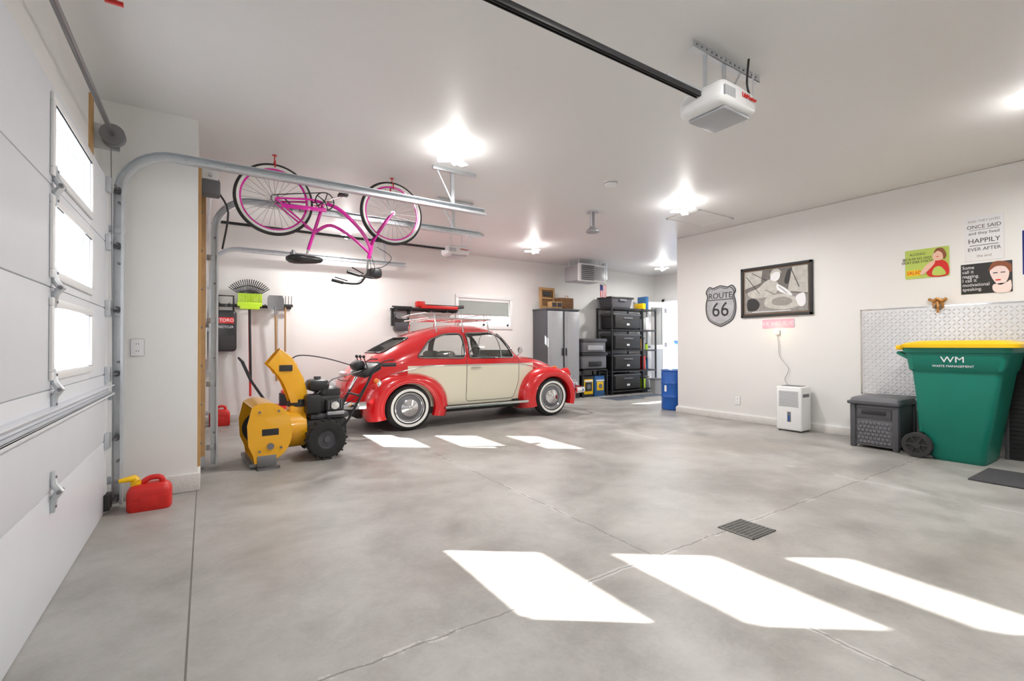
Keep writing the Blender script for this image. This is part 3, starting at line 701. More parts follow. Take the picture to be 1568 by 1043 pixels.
for s in(-1,1):
    c=(.0,s*.27,.2)
    b.lathe(c,(0,s,0),[(.09,-.05),(.12,-.06),(.175,-.05),(.19,-.03),(.192,0),(.19,.03),(.175,.05),(.12,.06),(.09,.05)],'rubber',32);b.lathe(c,(0,s,0),[(.095,-.04),(.095,.045),(.09,.05),(.08,.02),(.03,.02),(.03,.05),(0,.05)],'grey2',28)
    for k in range(18):
        a=2*pi*k/18;p=Vector(c)+Vector((.19*cos(a),0,.19*sin(a)))
        for t in(-.026,.026): b.box(p+Vector((-.010,t-.022,-.01)),p+Vector((.010,t+.022,.01)),'rubber',.003,Matrix.Rotation(-a,3,'Y'))
    b.cyl((0,0,.2),(0,s*.27,.2),.018,'steel')
    b.tube([(.12,s*.18,.22),(.24,s*.2,.36),(.42,s*.22,.70),(.50,s*.23,.86),(.58,s*.24,.92),(.72,s*.25,.92)],.014,'black',8,sub=3)
    b.tube([(.60,s*.24,.92),(.74,s*.25,.92)],.021,'blackm',8);b.tube([(.52,s*.24,.90),(.62,s*.25,.965),(.72,s*.25,.97)],.007,'black',6,sub=3)
    b.tube([(.22,s*.1,.5),(.35,s*.18,.6),(.48,s*.2,.8)],.005,'black',5,sub=4)
b.tube([(.36,-.21,.60),(.36,.21,.60)],.012,'black',8)
b.box((.38,-.23,.82),(.60,.23,.90),'black',.03,Matrix.Rotation(-.5,3,'Y'));b.box((.34,-.1,.87),(.46,.1,.96),'black',.03,Matrix.Rotation(-.5,3,'Y'))
for y in(-.12,0,.12): b.tube([(.47,y,.89),(.43,y,1.0)],.006,'black',6);b.ball((.43,y,1.01),.018,'black')
b.T=Matrix.Identity(4);sb=b.done();sb.location.z=0
# ---------------------------------------------------------------- gas cans
def gascan(name,x,y,w,d,h,spout=True):
    b=B(name)
    b.T=Matrix.Translation((x,y,0))
    secs=[]
    for z,k in[(0,.94),(.012,1),(h*.62,1),(h*.75,.93),(h*.84,.8),(h*.88,.6)]:
        secs.append([Vector((p[0]*k,p[1]*k,z)) for p in rrect(-w/2,-d/2,w/2,d/2,.04)])
    b.loft(secs,'redp')
    b.tube([(w*.28,0,h*.75),(w*.25,0,h*1.02),(0,0,h*1.05),(-w*.18,0,h*.9)],.017,'redp',10,sub=4)
    b.cyl((-w*.3,0,h*.8),(-w*.3,0,h*1.0),.03,'yellowp' if spout else 'blackm')
    for z in(.3,.45): b.box((-w*.42,-d/2-.003,h*z),(w*.42,-d/2+.004,h*(z+.03)),'redp',.002)
    b.box((-w*.2,-d/2-.004,h*.15),(w*.2,-d/2+.002,h*.5),'redp',.003)
    if spout:
        b.tube([(-w*.3,0,h*1.0),(-w*.35,0,h*1.10),(-w*.5,-.02,h*1.10),(-w*.66,-.03,h*1.08)],[.026,.022,.017,.012],'yellowp',10)
    b.T=Matrix.Identity(4);b.done()
gascan("gas_can",-.30,3.87,.235,.16,.185)
gascan("gas_can",.16,7.35,.24,.16,.24,False)
# ---------------------------------------------------------------- back wall tools
b=B("wall_tool_rail");b.box((.1,YB-.03,1.60),(1.06,YB,1.64),'black',.004)
for x in np.arange(.16,1.05,.11): b.tube([(x,YB-.03,1.62),(x,YB-.10,1.62),(x,YB-.11,1.65)],.006,'black',6)
b.done()
b=B("leaf_rake");x=.51;y=YB-.13
for k in range(21):
    a=radians(-55+110*k/20);r=.30
    b.tube([(x+.02*sin(a),y,1.70),(x+r*.9*sin(a),y,1.70+r*.85*cos(a)),(x+r*1.0*sin(a),y-.04,1.70+r*.93*cos(a))],.0065,'black',5)
b.tube([(x-.12,y,1.80),(x,y,1.83),(x+.12,y,1.80)],.008,'black',5,sub=4);b.tube([(x-.19,y,1.84),(x,y,1.90),(x+.19,y,1.84)],.007,'black',5,sub=4);b.box((x-.03,y-.012,1.64),(x+.03,y+.012,1.74),'black',.008)
b.tube([(x,y,1.66),(x+.02,y+.05,.35)],.015,'redp',8);b.done()
b=B("push_broom");b.box((.36,YB-.24,1.60),(.66,YB-.18,1.66),'lime',.01)
for k in range(16):
    xx=.37+k*.0185;b.box((xx,YB-.235,1.66),(xx+.014,YB-.185,1.78),'lime',.003)
b.box((.39,YB-.25,1.56),(.63,YB-.17,1.61),'lime',.01);b.tube([(.51,YB-.2,1.6),(.53,YB-.16,.55)],.015,'blackm',8);b.done()
b=B("garden_shovel");x=.84;y=YB-.13
sec_=[]
for z,w,c in[(1.78,.085,.0),(1.74,.105,.01),(1.64,.11,.02),(1.58,.10,.02),(1.56,.03,.01)]:
    sec_.append([Vector((x-w,y-c,z)),Vector((x-w/2,y+.0,z)),Vector((x,y+.01,z)),Vector((x+w/2,y,z)),Vector((x+w,y-c,z)),Vector((x,y+.004,z))])
b.loft(sec_,'steel');b.tube([(x,y,1.62),(x,y,1.5)],.016,'steel',8);b.tube([(x,y,1.5),(x+.02,y+.05,.55)],.015,'wood',8);b.done()
b=B("garden_fork");x=.97;y=YB-.1
b.tube([(x,y,1.66),(x,y,.8)],.013,'wood',6);b.box((x-.05,y-.02,1.62),(x+.10,y,1.66),'blackm',.004)
for q in(-.04,0,.04,.08): b.tube([(x+q,y-.01,1.65),(x+q,y-.03,1.78)],.005,'steel',5)
b.done()
b=B("mower_grass_bag")
b.box((.10,YB-.27,.98),(.355,YB-.02,1.54),'black',.05,seg=3);b.box((.13,YB-.29,1.0),(.33,YB-.25,1.2),'blackm',.03);b.tube([(.14,YB-.16,1.54),(.14,YB-.16,1.74),(.32,YB-.16,1.74),(.32,YB-.16,1.54)],.012,'black',8)
b.box((.15,YB-.277,1.36),(.32,YB-.268,1.44),'redp',.003)
b.T=frame((.235,YB-.279,1.40),(1,0,0),(0,0,1));b.text("TORO",.06,(0,0,0),'paper');b.T=frame((.23,YB-.275,1.31),(1,0,0),(0,0,1));b.text("RECYCLER",.043,(0,0,0),'paper',sx=.85);b.T=Matrix.Identity(4);b.done()
b=B("lawn_mower")
b.box((.72,6.75,.12),(1.2,7.25,.26),'redp',.05);b.cyl((.96,7.0,.26),(.96,7.0,.42),.13,'black');b.box((.86,6.9,.40),(1.06,7.1,.46),'redp',.02)
for x in(.74,1.18):
    for y in(6.72,7.28): b.cyl((x,y-.02,.1),(x,y+.02,.1),.1,'rubber');b.cyl((x,y-.025,.1),(x,y+.025,.1),.05,'white')
for y in(6.82,7.18): b.tube([(.74,y,.2),(.5,y,.6),(.40,y,.85)],.012,'black',8)
b.tube([(.40,6.82,.85),(.36,7.0,.9),(.40,7.18,.85)],.014,'black',8);b.done()
b=B("wall_tool_rack");y=YB-.12
b.box((2.56,YB-.04,1.64),(3.72,YB,1.68),'black',.005);b.box((2.56,YB-.2,1.66),(3.72,YB-.16,1.69),'black',.005)
for x in(2.6,2.85,3.2,3.5,3.68): b.box((x,YB-.2,1.63),(x+.025,YB,1.66),'black')
b.box((3.02,YB-.24,1.68),(3.70,YB-.1,1.735),'redp',.01);b.box((2.95,YB-.22,1.70),(3.1,YB-.1,1.80),'redp',.02);b.box((3.1,YB-.22,1.735),(3.7,YB-.12,1.75),'black',.004);b.cyl((3.60,y,1.71),(3.86,y,1.74),.03,'black')
b.box((2.56,YB-.08,1.38),(2.6,YB-.04,1.66),'black');b.box((2.84,YB-.08,1.38),(2.88,YB-.04,1.66),'black');b.box((2.56,YB-.1,1.46),(2.9,YB-.04,1.50),'black');b.box((2.62,YB-.1,1.3),(2.84,YB-.02,1.44),'grey2',.01)
b.tube([(2.56,YB-.1,1.70),(2.9,YB-.1,1.70)],.012,'black',6);b.cyl((2.66,YB-.12,1.55),(2.66,YB-.02,1.55),.05,'steel');b.done()
# ---------------------------------------------------------------- storage right-back
b=B("storage_cabinet");x0,x1,y0,y1=5.46,6.27,7.12,7.59
b.box((x0,y0+.02,0),(x1,y1,1.76),'grey2',.008);b.box((x0-.01,y0-.01,1.74),(x1+.01,y1,1.77),'grey2',.004);b.box((x0,y0,0),(x1,y0+.03,.09),'black')
for k in range(2):
    a=x0+.02+k*(x1-x0)/2;c=a+(x1-x0)/2-.03
    b.box((a,y0-.005,.10),(c,y0+.02,1.72),'silver',.006);b.box((a+.06,y0-.013,.2),(c-.06,y0-.004,1.62),'silver',.006)
    hx=c-.035 if k==0 else a+.02;b.box((hx,y0-.03,.85),(hx+.015,y0-.005,1.0),'black',.004)
b.box(((x0+x1)/2-.012,y0-.012,.1),((x0+x1)/2+.008,y0,1.72),'black');b.done()
b=B("wooden_display_shelf")
b.T=frame((5.48,7.40,1.775),(1,0,0),(0,0.05,1))
for q in(((0,0,0),(.05,.42,.04)),((.32,0,0),(.37,.42,.04)),((.05,0,0),(.32,.05,.04)),((.05,.37,0),(.32,.42,.04)),((.05,.19,0),(.32,.22,.04))): b.box(q[0],q[1],'wood',.004)
b.box((.05,.05,.01),(.32,.37,.014),'kraft');b.box((.09,.25,.012),(.28,.34,.03),'ink',.004);b.T=Matrix.Identity(4);b.done()
b=B("wicker_basket");
for z in np.arange(.02,.24,.022): b.tube([(5.88+p[0],7.25+p[1],1.77+z) for p in rrect(0,0,.36,.28,.04,3)],.012,'kraft',6,True)
b.box((5.89,7.26,1.772),(6.23,7.52,1.79),'kraft');b.torus((6.05,7.25,2.0),(0,1,0),.04,.008,'wood',16,6);b.done()
b=B("wooden_crate");b.box((5.56,7.13,1.775),(5.84,7.24,1.90),'wood',.004);b.box((5.59,7.12,1.80),(5.69,7.13,1.88),'ink');b.box((5.72,7.12,1.80),(5.82,7.13,1.88),'ink');b.tube([(5.62,7.18,1.90),(5.70,7.18,1.97),(5.78,7.18,1.90)],.01,'kraft',6,sub=4);b.done()
b=B("tool_storage_bin")
b.box((6.34,7.1,.57),(7.0,7.5,.86),'grey',.03);b.box((6.32,7.08,.84),(7.02,7.52,.90),'black',.015);b.box((6.36,7.1,.90),(6.98,7.48,1.14),'grey',.03);b.box((6.34,7.08,1.12),(7.0,7.5,1.19),'grey2',.02);b.box((6.5,7.07,.62),(6.84,7.1,.72),'black',.01);b.box((6.46,7.07,.95),(6.88,7.1,1.05),'silver',.01);b.done()
b=B("low_storage_rack")
for x in(6.33,7.0):
    for y in(7.1,7.52): b.box((x,y,0),(x+.03,y+.03,.56),'black')
b.box((6.33,7.1,.53),(7.03,7.55,.56),'black');b.done()
for i,(a,c,m1,m2) in enumerate([(6.38,6.66,'yellowp','ink'),(6.70,6.98,'bluep','yellowp')]):
    b=B("battery_box");b.box((a,7.14,0),(c,7.45,.42),'black' if i==0 else 'bluep',.01);b.box((a+.02,7.13,.06),(c-.02,7.142,.36),m1,.003);b.box((a+.05,7.124,.12),(c-.05,7.134,.3),m2,.003);b.box((a+.03,7.12,.31),(c-.03,7.134,.34),'paper');b.cyl(((a+c)/2,7.118,.21),((a+c)/2,7.13,.21),.05,'grey');b.done()
b=B("metal_shelving");x0,x1,y0,y1=7.15,8.56,7.1,7.56
for x in(x0,8.1,x1-.03):
    for y in(y0,y1-.03): b.box((x,y,0),(x+.03,y+.03,1.86),'black')
for z in(.06,.48,.92,1.36,1.82): b.box((x0,y0,z),(x1,y1,z+.03),'black')
b.done()
b=B("storage_drawer_tower")
for z0_ in(.10,.52,.96,1.40):
    h=.34
    b.box((7.24,y0+.03,z0_),(8.04,y1-.04,z0_+h),'black',.02);b.box((7.26,y0-.0,z0_+.02),(8.02,y0+.03,z0_+h-.05),'blackm',.012);b.box((7.22,y0+.01,z0_+h-.05),(8.06,y1-.03,z0_+h-.01),'grey2',.01);b.box((7.5,y0-.012,z0_+h-.12),(7.78,y0+.005,z0_+h-.09),'grey',.004);b.box((7.6,y0-.008,z0_+.08),(7.68,y0+.002,z0_+.12),'paper')
b.done()
b=B("storage_tote");b.loft([[Vector((7.5+p[0]*k,7.33+p[1]*k,z)) for p in rrect(-.33,-.2,.33,.2,.04)] for z,k in[(1.862,.88),(2.05,1.0)]],'grey2');b.box((7.15,7.11,2.05),(7.85,7.55,2.09),'black',.012);b.box((7.4,7.1,2.0),(7.6,7.12,2.04),'grey',.004);b.done()
b=B("shelf_supplies")
cs=['lime','grey','white','redp','yellowp','bluep','wood','silver']
k=0
for z in(.09,.51,.95,1.39,1.85):
    x=8.16
    while x<8.42:
        w=random.uniform(.07,.10);h=random.uniform(.12,.30)
        if random.random()<.5: b.box((x,7.14,z),(x+w,7.4,z+h),cs[k%8],.01)
        else: b.cyl((x+w/2,7.25,z),(x+w/2,7.25,z+h),w/2-.005,cs[k%8]);b.cyl((x+w/2,7.25,z+h),(x+w/2,7.25,z+h+.02),w/3,'black')
        x+=w+.015;k+=1
b.done()
b=B("small_waste_bin");b.loft([[Vector((8.35+p[0]*k,6.95+p[1]*k,z)) for p in rrect(-.12,-.09,.12,.09,.03)] for z,k in[(0,.85),(.3,1.0)]],'silver');b.box((8.22,6.85,.29),(8.48,7.05,.32),'grey',.008);b.done()
for (x0,y0,x1,y1) in((6.55,6.35,7.3,6.85),(7.4,6.5,8.12,6.82)):
    b=B("floor_mat");b.box((x0,y0,0),(x1,y1,.012),'matb',.004)
    for k in range(6): b.box((x0+.06+k*.11,y0+.06,.011),(x0+.12+k*.11,y1-.06,.014),'mat')
    b.done()
b=B("blue_drum");c=(6.42,5.0,0)
b.lathe(c,(0,0,1),[(0,0),(.165,0),(.18,.015),(.18,.2),(.188,.215),(.18,.23),(.18,.42),(.188,.435),(.18,.45),(.18,.60),(.172,.625),(.185,.63),(.185,.645),(.165,.65),(.16,.635),(0,.635)],'blue',40);b.cyl((6.36,5.0,.635),(6.36,5.0,.655),.03,'white');b.box((6.235,4.98,.3),(6.243,5.02,.4),'paper');b.done()
# ---------------------------------------------------------------- right wall art
def RT(y,z,off=.0): return frame((XR-off,y,z),(0,-1,0),(0,0,1))
b=B("route_shield_sign");b.T=RT(3.99,1.61)
sh=[(0,-.30),(.08,-.27),(.19,-.2),(.235,-.08),(.235,.05),(.21,.15),(.235,.22),(.18,.29),(.12,.27),(.06,.285),(0,.30)]
sh=[Vector((p[0],p[1],0)) for p in sh]
shp=smooth(sh,3);full=[(p.x,p.y) for p in shp]+[(-p.x,p.y) for p in shp[-2:0:-1]]
b.prism(full,0,.012,'tin');b.tube([(p[0]*.97,p[1]*.97,.012) for p in full],.007,'ink',5,True);b.prism([(p[0]*.9,p[1]*.9) for p in full],.012,.015,'ink');b.prism([(p[0]*.87,p[1]*.87) for p in full],.014,.018,'tin')
b.text("ROUTE",.115,(0,.145,.018),'ink',.002);b.box((-.2,.085,.018),(.2,.095,.021),'ink');b.text("66",.29,(0,-.06,.018),'ink',.002,sx=.95);b.done()
b=B("framed_picture");b.T=RT(3.22,1.755)
w,h=.455,.335
for q in(((-w,-h,0),(w,-h+.035,.03)),((-w,h-.035,0),(w,h,.03)),((-w,-h,0),(-w+.035,h,.03)),((w-.035,-h,0),(w,h,.03))): b.box(q[0],q[1],'ink',.005)
b.box((-w+.03,-h+.03,.004),(w-.03,h-.03,.012),'kraft');b.box((-w+.045,-h+.045,.008),(w-.045,h-.045,.014),'mid')
def blob(pts,m,z0=.014,z1=.0165): 
    P_=smooth([Vector((p[0],p[1],0)) for p in pts],4,True);b.prism([(p.x,p.y) for p in P_],z0,z1,m)
b.prism([(-.40,-.28),(.40,-.28),(.40,-.08),(.05,-.02),(-.40,.0)],.014,.015,'inkg')
b.prism([(.16,-.02),(.40,-.06),(.40,.28),(.22,.28)],.014,.0155,'pale')
b.prism([(-.40,.05),(-.18,.12),(-.16,.28),(-.40,.28)],.014,.0155,'pale')
blob([(-.36,.0),(-.22,.05),(-.12,.13),(-.03,.15),(.05,.08),(.02,-.03),(-.12,-.08),(-.3,-.07)],'pale',.015,.0185)
blob([(-.05,.15),(-.04,.22),(.02,.26),(.07,.22),(.06,.15),(.01,.12)],'paper',.017,.020);blob([(-.06,.20),(-.02,.27),(.05,.275),(.09,.22),(.05,.235),(.0,.24)],'pale',.019,.022)
blob([(.03,.08),(.12,.03),(.2,-.04),(.22,-.08),(.15,-.06),(.04,.0)],'paper',.017,.020)
blob([(-.1,-.08),(.1,-.05),(.26,-.11),(.33,-.2),(.12,-.25),(-.12,-.2)],'pale',.015,.0175)
blob([(-.02,-.11),(.12,-.09),(.22,-.15),(.14,-.2),(-.02,-.18)],'inkg',.017,.019)
blob([(-.36,-.1),(-.26,-.09),(-.2,-.16),(-.24,-.24),(-.36,-.24)],'ink',.015,.0175);blob([(.26,-.1),(.36,-.06),(.37,-.2),(.3,-.22)],'paper',.016,.0185)
blob([(.12,.1),(.16,.24),(.2,.24),(.17,.08)],'ink',.016,.018)
for q in(((-.38,.22,.019),(-.2,-.02,.019)),((-.30,.26,.019),(-.1,.14,.019)),((.2,.27,.019),(.3,.02,.019)),((.05,.05,.021),(.16,-.05,.021)),((-.12,.02,.02),(.0,-.05,.02))): b.tube(q,.004,'ink',4)
b.box((-.3,-.27,.016),(.2,-.262,.018),'paper');b.done()
b=B("pink_street_sign");b.T=RT(3.19,1.325);b.prism(rrect(-.20,-.058,.20,.058,.015),0,.006,'pink');b.text("SHE SHED BLVD",.075,(0,0,.006),'paper',.001,sx=.78);b.done()
b=B("night_light_bulb");b.T=RT(3.19,1.21);b.box((-.03,-.03,0),(.03,.03,.03),'white',.006);b.ball((0,.02,.05),.02,'nl',(1,1.6,1));b.T=Matrix.Identity(4)
b.tube([(6.17,3.19,1.19),(6.17,3.17,1.05),(6.18,3.16,.9),(6.17,3.05,.75),(6.18,3.1,.6),(6.175,3.0,.5)],.004,'silver',6,sub=6);ob=b.done()
l=bpy.data.lights.new("night_glow","POINT");l.energy=.5;l.color=(1,.6,.3);l.shadow_soft_size=.02;lo=bpy.data.objects.new("night_glow",l);scene.collection.objects.link(lo);lo.parent=ob;lo.location=Vector((6.08,3.19,1.235))-ob.location
b=B("dehumidifier");x0,x1,y0,y1=5.92,6.15,2.78,3.08
b.box((x0,y0,.015),(x1,y1,.545),'white',.018,seg=3)
b.box((x0-.004,y0+.03,.30),(x0+.002,y1-.03,.50),'white',.003)
for k in range(12): b.box((x0-.008,y0+.04,.31+k*.0155),(x0+.0,y1-.04,.317+k*.0155),'silver')
b.box((x0-.006,y0+.125,.12),(x0,y0+.165,.24),'grey',.01);b.box((x0-.008,y0+.137,.13),(x0-.004,y0+.153,.20),'blue');b.box((x0+.04,y0+.04,.544),(x1-.04,y1-.04,.55),'grey',.003);b.box((x0+.03,y0-.003,.42),(x1-.05,y0+.002,.46),'grey',.003)
for x in(x0+.03,x1-.03):
    for y in(y0+.03,y1-.03): b.cyl((x,y,0),(x,y,.02),.014,'blackm')
b.done()
b=B("green_pinup_sign");b.T=RT(1.69,1.885);b.prism(rrect(-.175,-.15,.175,.15,.012),0,.006,'chart')
blob([(.02,-.14),(.0,-.05),(.05,.0),(.1,.02),(.16,-.02),(.165,-.14)],'redp',.006,.009);blob([(.06,.02),(.05,.08),(.09,.11),(.13,.08),(.12,.02)],'skin',.008,.011);blob([(.06,.09),(.08,.135),(.13,.13),(.155,.06),(.135,.02),(.125,.08),(.09,.11)],'hair',.01,.013);blob([(-.05,-.1),(.0,-.02),(.06,.02),(.06,-.02),(-.02,-.11)],'skin',.009,.012);blob([(.05,-.13),(.06,-.06),(.11,-.05),(.15,-.13)],'chart',.009,.011);b.box((.075,.05,.011),(.1,.056,.0125),'redp')
for t,yy in(("ALCOHOL!",.10),("BECAUSE NO GREAT",.055),("STORY EVER STARTED",.02)): b.text(t,.036,(-.07,yy,.006),'ink',.001,sx=.75)
b.box((-.165,-.12,.006),(-.05,-.06,.0075),'yellowp');b.text("SALAD",.05,(-.1,-.09,.0075),'redp',.001,sx=.8);b.done()
b=B("happily_text_sign");b.T=RT(1.265,2.06);b.box((-.135,-.21,0),(.135,.215,.006),'paper',.002)
for t,yy,s_ in(("AND THEY LIVED",.17,.03),("ONCE SAID",.115,.048),("and they lived",.055,.04),("HAPPILY",-.02,.062),("EVER AFTER",-.10,.045),("the end",-.165,.035)): b.text(t,s_,(0,yy,.006),'ink' if yy<.16 and yy>-.16 else 'inkg',.001,sx=.95)
b.box((-.1,-.065,.006),(.1,-.06,.007),'ink');b.box((-.1,.085,.006),(.1,.088,.007),'ink');b.done()
b=B("black_pinup_sign");b.T=RT(1.255,1.68);b.box((-.175,-.145,0),(.175,.145,.006),'ink',.002)
for i,t in enumerate(("Some","call it","nagging.","I call it","motivational","speaking.")): b.text(t,.045,(-.165,.11-.042*i,.006),'paper',.001,align='LEFT',sx=.85)
blob([(.04,.0),(.03,.07),(.08,.12),(.14,.1),(.155,.02),(.13,-.06),(.08,-.07)],'skinp',.006,.009);blob([(.02,.06),(.05,.14),(.12,.142),(.17,.1),(.165,.03),(.13,.09),(.07,.10)],'hair',.009,.012);blob([(.05,-.07),(.06,-.14),(.16,-.14),(.165,-.04),(.13,-.06)],'skinp',.007,.009);b.box((.065,-.035,.009),(.1,-.023,.011),'redp');b.box((.05,.035,.009),(.08,.043,.011),'ink');b.box((.1,.035,.009),(.13,.043,.011),'ink');b.done()
b=B("purple_picture_sign");b.T=RT(.885,1.88);b.box((-.13,-.2,0),(.10,.2,.006),'navy',.002);b.box((-.11,-.18,.006),(.08,.18,.008),'pink');b.text("LOVE",.05,(0,0,.008),'ink',.001);b.done()
b=B("diamond_plate_panel");b.box((XR-.008,.1,.50),(XR-.001,2.27,1.44),'tin2')
b.T=RT(0,0,.008)
yy=-2.24;r_=0
while yy<-.12:
    zz=.53;c_=0
    while zz<1.42:
        a=radians(45 if (r_+c_)%2 else -45);u=Vector((cos(a),sin(a)));v=Vector((-sin(a),cos(a)));c=Vector((yy,zz))
        q=[c+u*.021,c+v*.0075,c-u*.021,c-v*.0075]
        b.add([(p.x,p.y,0) for p in q]+[(c.x+u.x*.008,c.y+u.y*.008,.007),(c.x-u.x*.008,c.y-u.y*.008,.007)],[(0,1,4),(1,2,5,4),(2,3,5),(3,0,4,5)],'tin2')
        zz+=.036;c_+=1
    yy+=.036;r_+=1
for (a,c) in((-2.27,.50),(-2.27,1.43)): b.box((a,c,0),(-.1,c+.012,.006),'chrome')
b.box((-2.275,.5,0),(-2.262,1.44,.006),'chrome');b.T=Matrix.Identity(4);b.done()
b=B("wall_bottle_opener");b.T=RT(1.6,1.46,.008);b.prism(rrect(-.045,-.05,.045,.05,.02),0,.015,'cork');b.tube([(-.07,.05,.02),(-.03,.03,.03),(0,.05,.04),(.03,.03,.03),(.07,.05,.02)],.014,'cork',8,sub=3);b.tube([(0,.02,.03),(.01,-.03,.05),(0,-.09,.03)],.010,'cork',8);b.torus((0,-.03,.03),(0,0,1),.025,.006,'steel',16,6);b.done()
b=B("deck_storage_box");x0,x1,y0,y1=5.62,6.12,1.76,2.17
b.box((x0+.02,y0+.02,.02),(x1-.02,y1-.02,.44),'grey',.02)
for x in(x0,x1-.05):
    for y in(y0,y1-.05): b.box((x,y,0),(x+.05,y+.05,.44),'grey2',.012)
b.box((x0-.02,y0-.01,.44),(x1,y1+.02,.475),'grey2',.012);b.loft([[Vector(((x0+x1)/2-.01+p[0]*k,(y0+y1)/2+p[1]*k,z)) for p in rrect(-.25,-.205,.25,.205,.03)] for z,k in[(.475,1.0),(.50,.97),(.515,.85)]],'grey')
b.box((x0+.008,y0+.06,.30),(x0+.02,y1-.06,.41),'grey2',.01);b.box((x0-.0,y0+.1,.345),(x0+.014,y1-.1,.385),'black',.01)
for r_ in range(6):
    for c_ in range(8):
        yy=y0+.065+c_*.034+(.017 if r_%2 else 0);b.box((x0+.012,yy,.05+r_*.038),(x0+.022,yy+.028,.078+r_*.038),'grey',.003)
b.box((x0+.01,y0+.05,.03),(x0+.02,y1-.05,.045),'grey2');b.done()
b=B("wheeled_trash_cart");xc=5.82
def bs(z,x0,x1,y0,y1,r=.05): return [Vector((xc+p[0],p[1],z)) for p in rrect(x0,y0,x1,y1,r)]
b.loft([bs(.0,-.215,.215,1.16,1.50,.05),bs(.04,-.235,.23,1.145,1.53),bs(.22,-.24,.235,1.12,1.56),bs(.24,-.245,.24,1.115,1.60),bs(.6,-.262,.25,1.06,1.62),bs(.80,-.268,.255,1.03,1.64),bs(.82,-.285,.27,1.015,1.66),bs(.97,-.292,.275,.985,1.68),bs(.975,-.305,.285,.97,1.70),bs(1.02,-.305,.285,.97,1.70)],'green')
b.loft([bs(1.02,-.33,.29,.92,1.70,.06),bs(1.05,-.33,.29,.92,1.71,.06),bs(1.065,-.31,.27,.95,1.69,.08),bs(1.085,-.24,.2,1.05,1.6,.1)],'yellowp')
b.box((xc-.30,1.69,1.0),(xc+.28,1.75,1.045),'yellowp',.015);
b.tube([(xc-.24,1.66,.92),(xc-.24,1.74,.97),(xc+.24,1.74,.97),(xc+.24,1.66,.92)],.016,'green',8)
b.T=frame((xc-.2915,1.34,.90),(0,-1,0),(-.03,0,1));b.text("WM",.075,(0,.012,.0),'paper',.002,sx=1.2);b.text("WASTE MANAGEMENT",.027,(0,-.045,.0),'paper',.002);b.T=Matrix.Identity(4)
for s in(-1,1):
    c=(xc+s*.26,1.60,.115)
    b.lathe(c,(s,0,0),[(.075,-.03),(.112,-.028),(.115,-.02),(.115,.02),(.11,.028),(.08,.028),(.075,.015),(.03,.015),(.03,.03),(0,.03)],'blackm',32)
    for k in range(6):
        a=pi/3*k;b.tube([(c[0]+s*.02,c[1]+.02*cos(a),c[2]+.02*sin(a)),(c[0]+s*.02,c[1]+.08*cos(a),c[2]+.08*sin(a))],.008,'blackm',6)
b.cyl((xc-.26,1.60,.115),(xc+.26,1.60,.115),.012,'steel');b.done()
b=B("loading_ramp")
b.box((6.125,.3,0),(6.17,1.13,.98),'blackm',.008)
for k in range(24): b.box((6.118,.33,.03+k*.039),(6.13,1.11,.043+k*.039),'black',.002)
for y in(.32,.72,1.10): b.box((6.112,y,.0),(6.13,y+.03,.98),'grey2',.004)
b.done()
b=B("rubber_floor_mat");b.box((4.95,.1,0),(5.52,1.12,.012),'mat',.004);b.done()
b=B("floor_drain");x0,x1,y0,y1=2.47,2.70,1.41,1.62
b.box((x0,y0,0),(x1,y1,.002),'ink')
for q in(((x0,y0,0),(x1,y0+.01,.005)),((x0,y1-.01,0),(x1,y1,.005)),((x0,y0,0),(x0+.01,y1,.005)),((x1-.01,y0,0),(x1,y1,.005))): b.box(q[0],q[1],'grate')
for k in range(1,13): b.box((x0+k*.0178-.003,y0,.001),(x0+k*.0178+.003,y1,.005),'grate')
for k in range(1,9): b.box((x0,y0+k*.0235-.003,.001),(x1,y0+k*.0235+.003,.0052),'grate')
b.done()
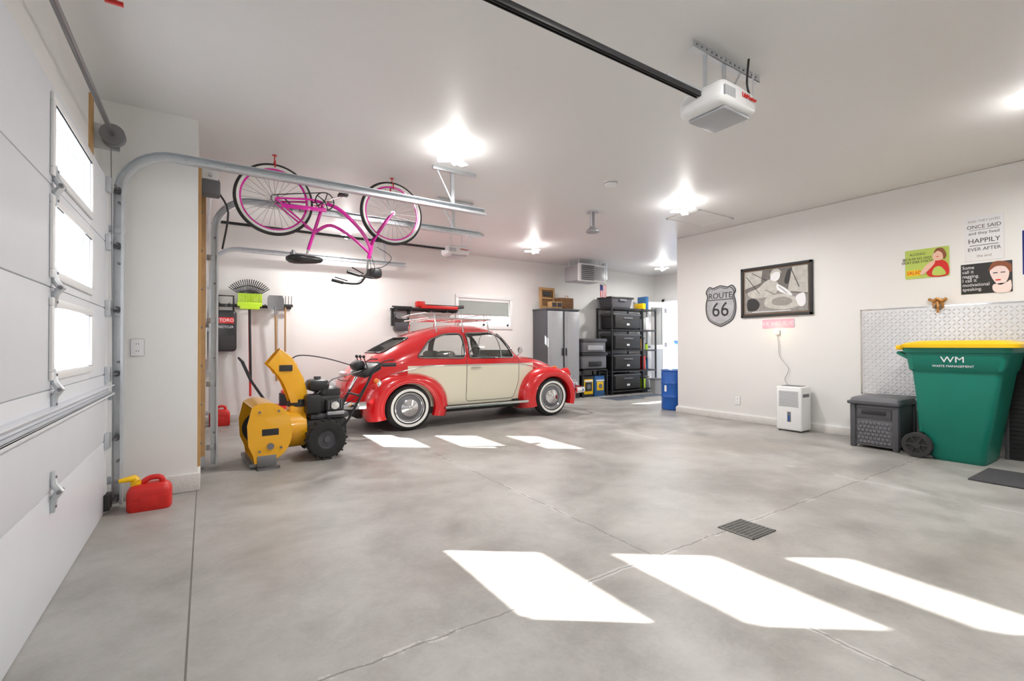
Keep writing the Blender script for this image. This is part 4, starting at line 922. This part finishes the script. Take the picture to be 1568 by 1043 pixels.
def outlet(name,T):
    b=B(name);b.T=T;b.prism(rrect(-.036,-.058,.036,.058,.006),0,.006,'white')
    for y in(-.025,.025):
        b.prism(rrect(-.017,y-.015,.017,y+.015,.007),.006,.009,'trim');b.box((-.008,y-.006,.009),(-.005,y+.006,.0095),'ink');b.box((.005,y-.006,.009),(.008,y+.006,.0095),'ink')
    b.tube([(p[0],p[1],.003) for p in rrect(-.037,-.059,.037,.059,.006,2)],.003,'doorgap',4,True)
    b.done()
outlet("wall_outlet",frame((-.395,YP,1.045),(1,0,0),(0,0,1)))
outlet("wall_outlet",RT(3.75,.28))
# ---------------------------------------------------------------- lights / world
d=Vector((1.64,-1.21,-1)).normalized()
l=bpy.data.lights.new("sun","SUN");l.energy=48;l.angle=radians(.55);l.color=(1,.98,.95)
so=bpy.data.objects.new("sun",l);scene.collection.objects.link(so);so.rotation_euler=d.to_track_quat('-Z','Y').to_euler();so.location=(-3,4,4)
w=bpy.data.worlds.new("sky");scene.world=w;w.use_nodes=True;w.node_tree.nodes["Background"].inputs[0].default_value=(.88,.94,1,1);w.node_tree.nodes["Background"].inputs[1].default_value=3.5
# ---------------------------------------------------------------- scale to metres
bpy.context.view_layer.update()
for o in scene.objects:
    if o.parent is None: o.location*=K;o.scale*=K
# ---------------------------------------------------------------- camera
yaw,pit,roll=radians(33.184),radians(.626),radians(-.167)
F=Vector((sin(yaw)*cos(pit),cos(yaw)*cos(pit),sin(pit)));R0=Vector((cos(yaw),-sin(yaw),0));U0=R0.cross(F)
R=R0*cos(roll)+U0*sin(roll);U=-R0*sin(roll)+U0*cos(roll)
cd=bpy.data.cameras.new("camera");cd.sensor_width=36;cd.lens=36*717.8/1568;cd.clip_start=.05
co=bpy.data.objects.new("camera",cd);scene.collection.objects.link(co)
m=Matrix.Identity(4)
for i in range(3): m[i][0]=R[i];m[i][1]=U[i];m[i][2]=-F[i]
m.translation=Vector((0,0,1.05*K));co.matrix_world=m
scene.camera=co
scene.view_settings.view_transform='Standard';scene.view_settings.look='None'
scene.view_settings.exposure=0
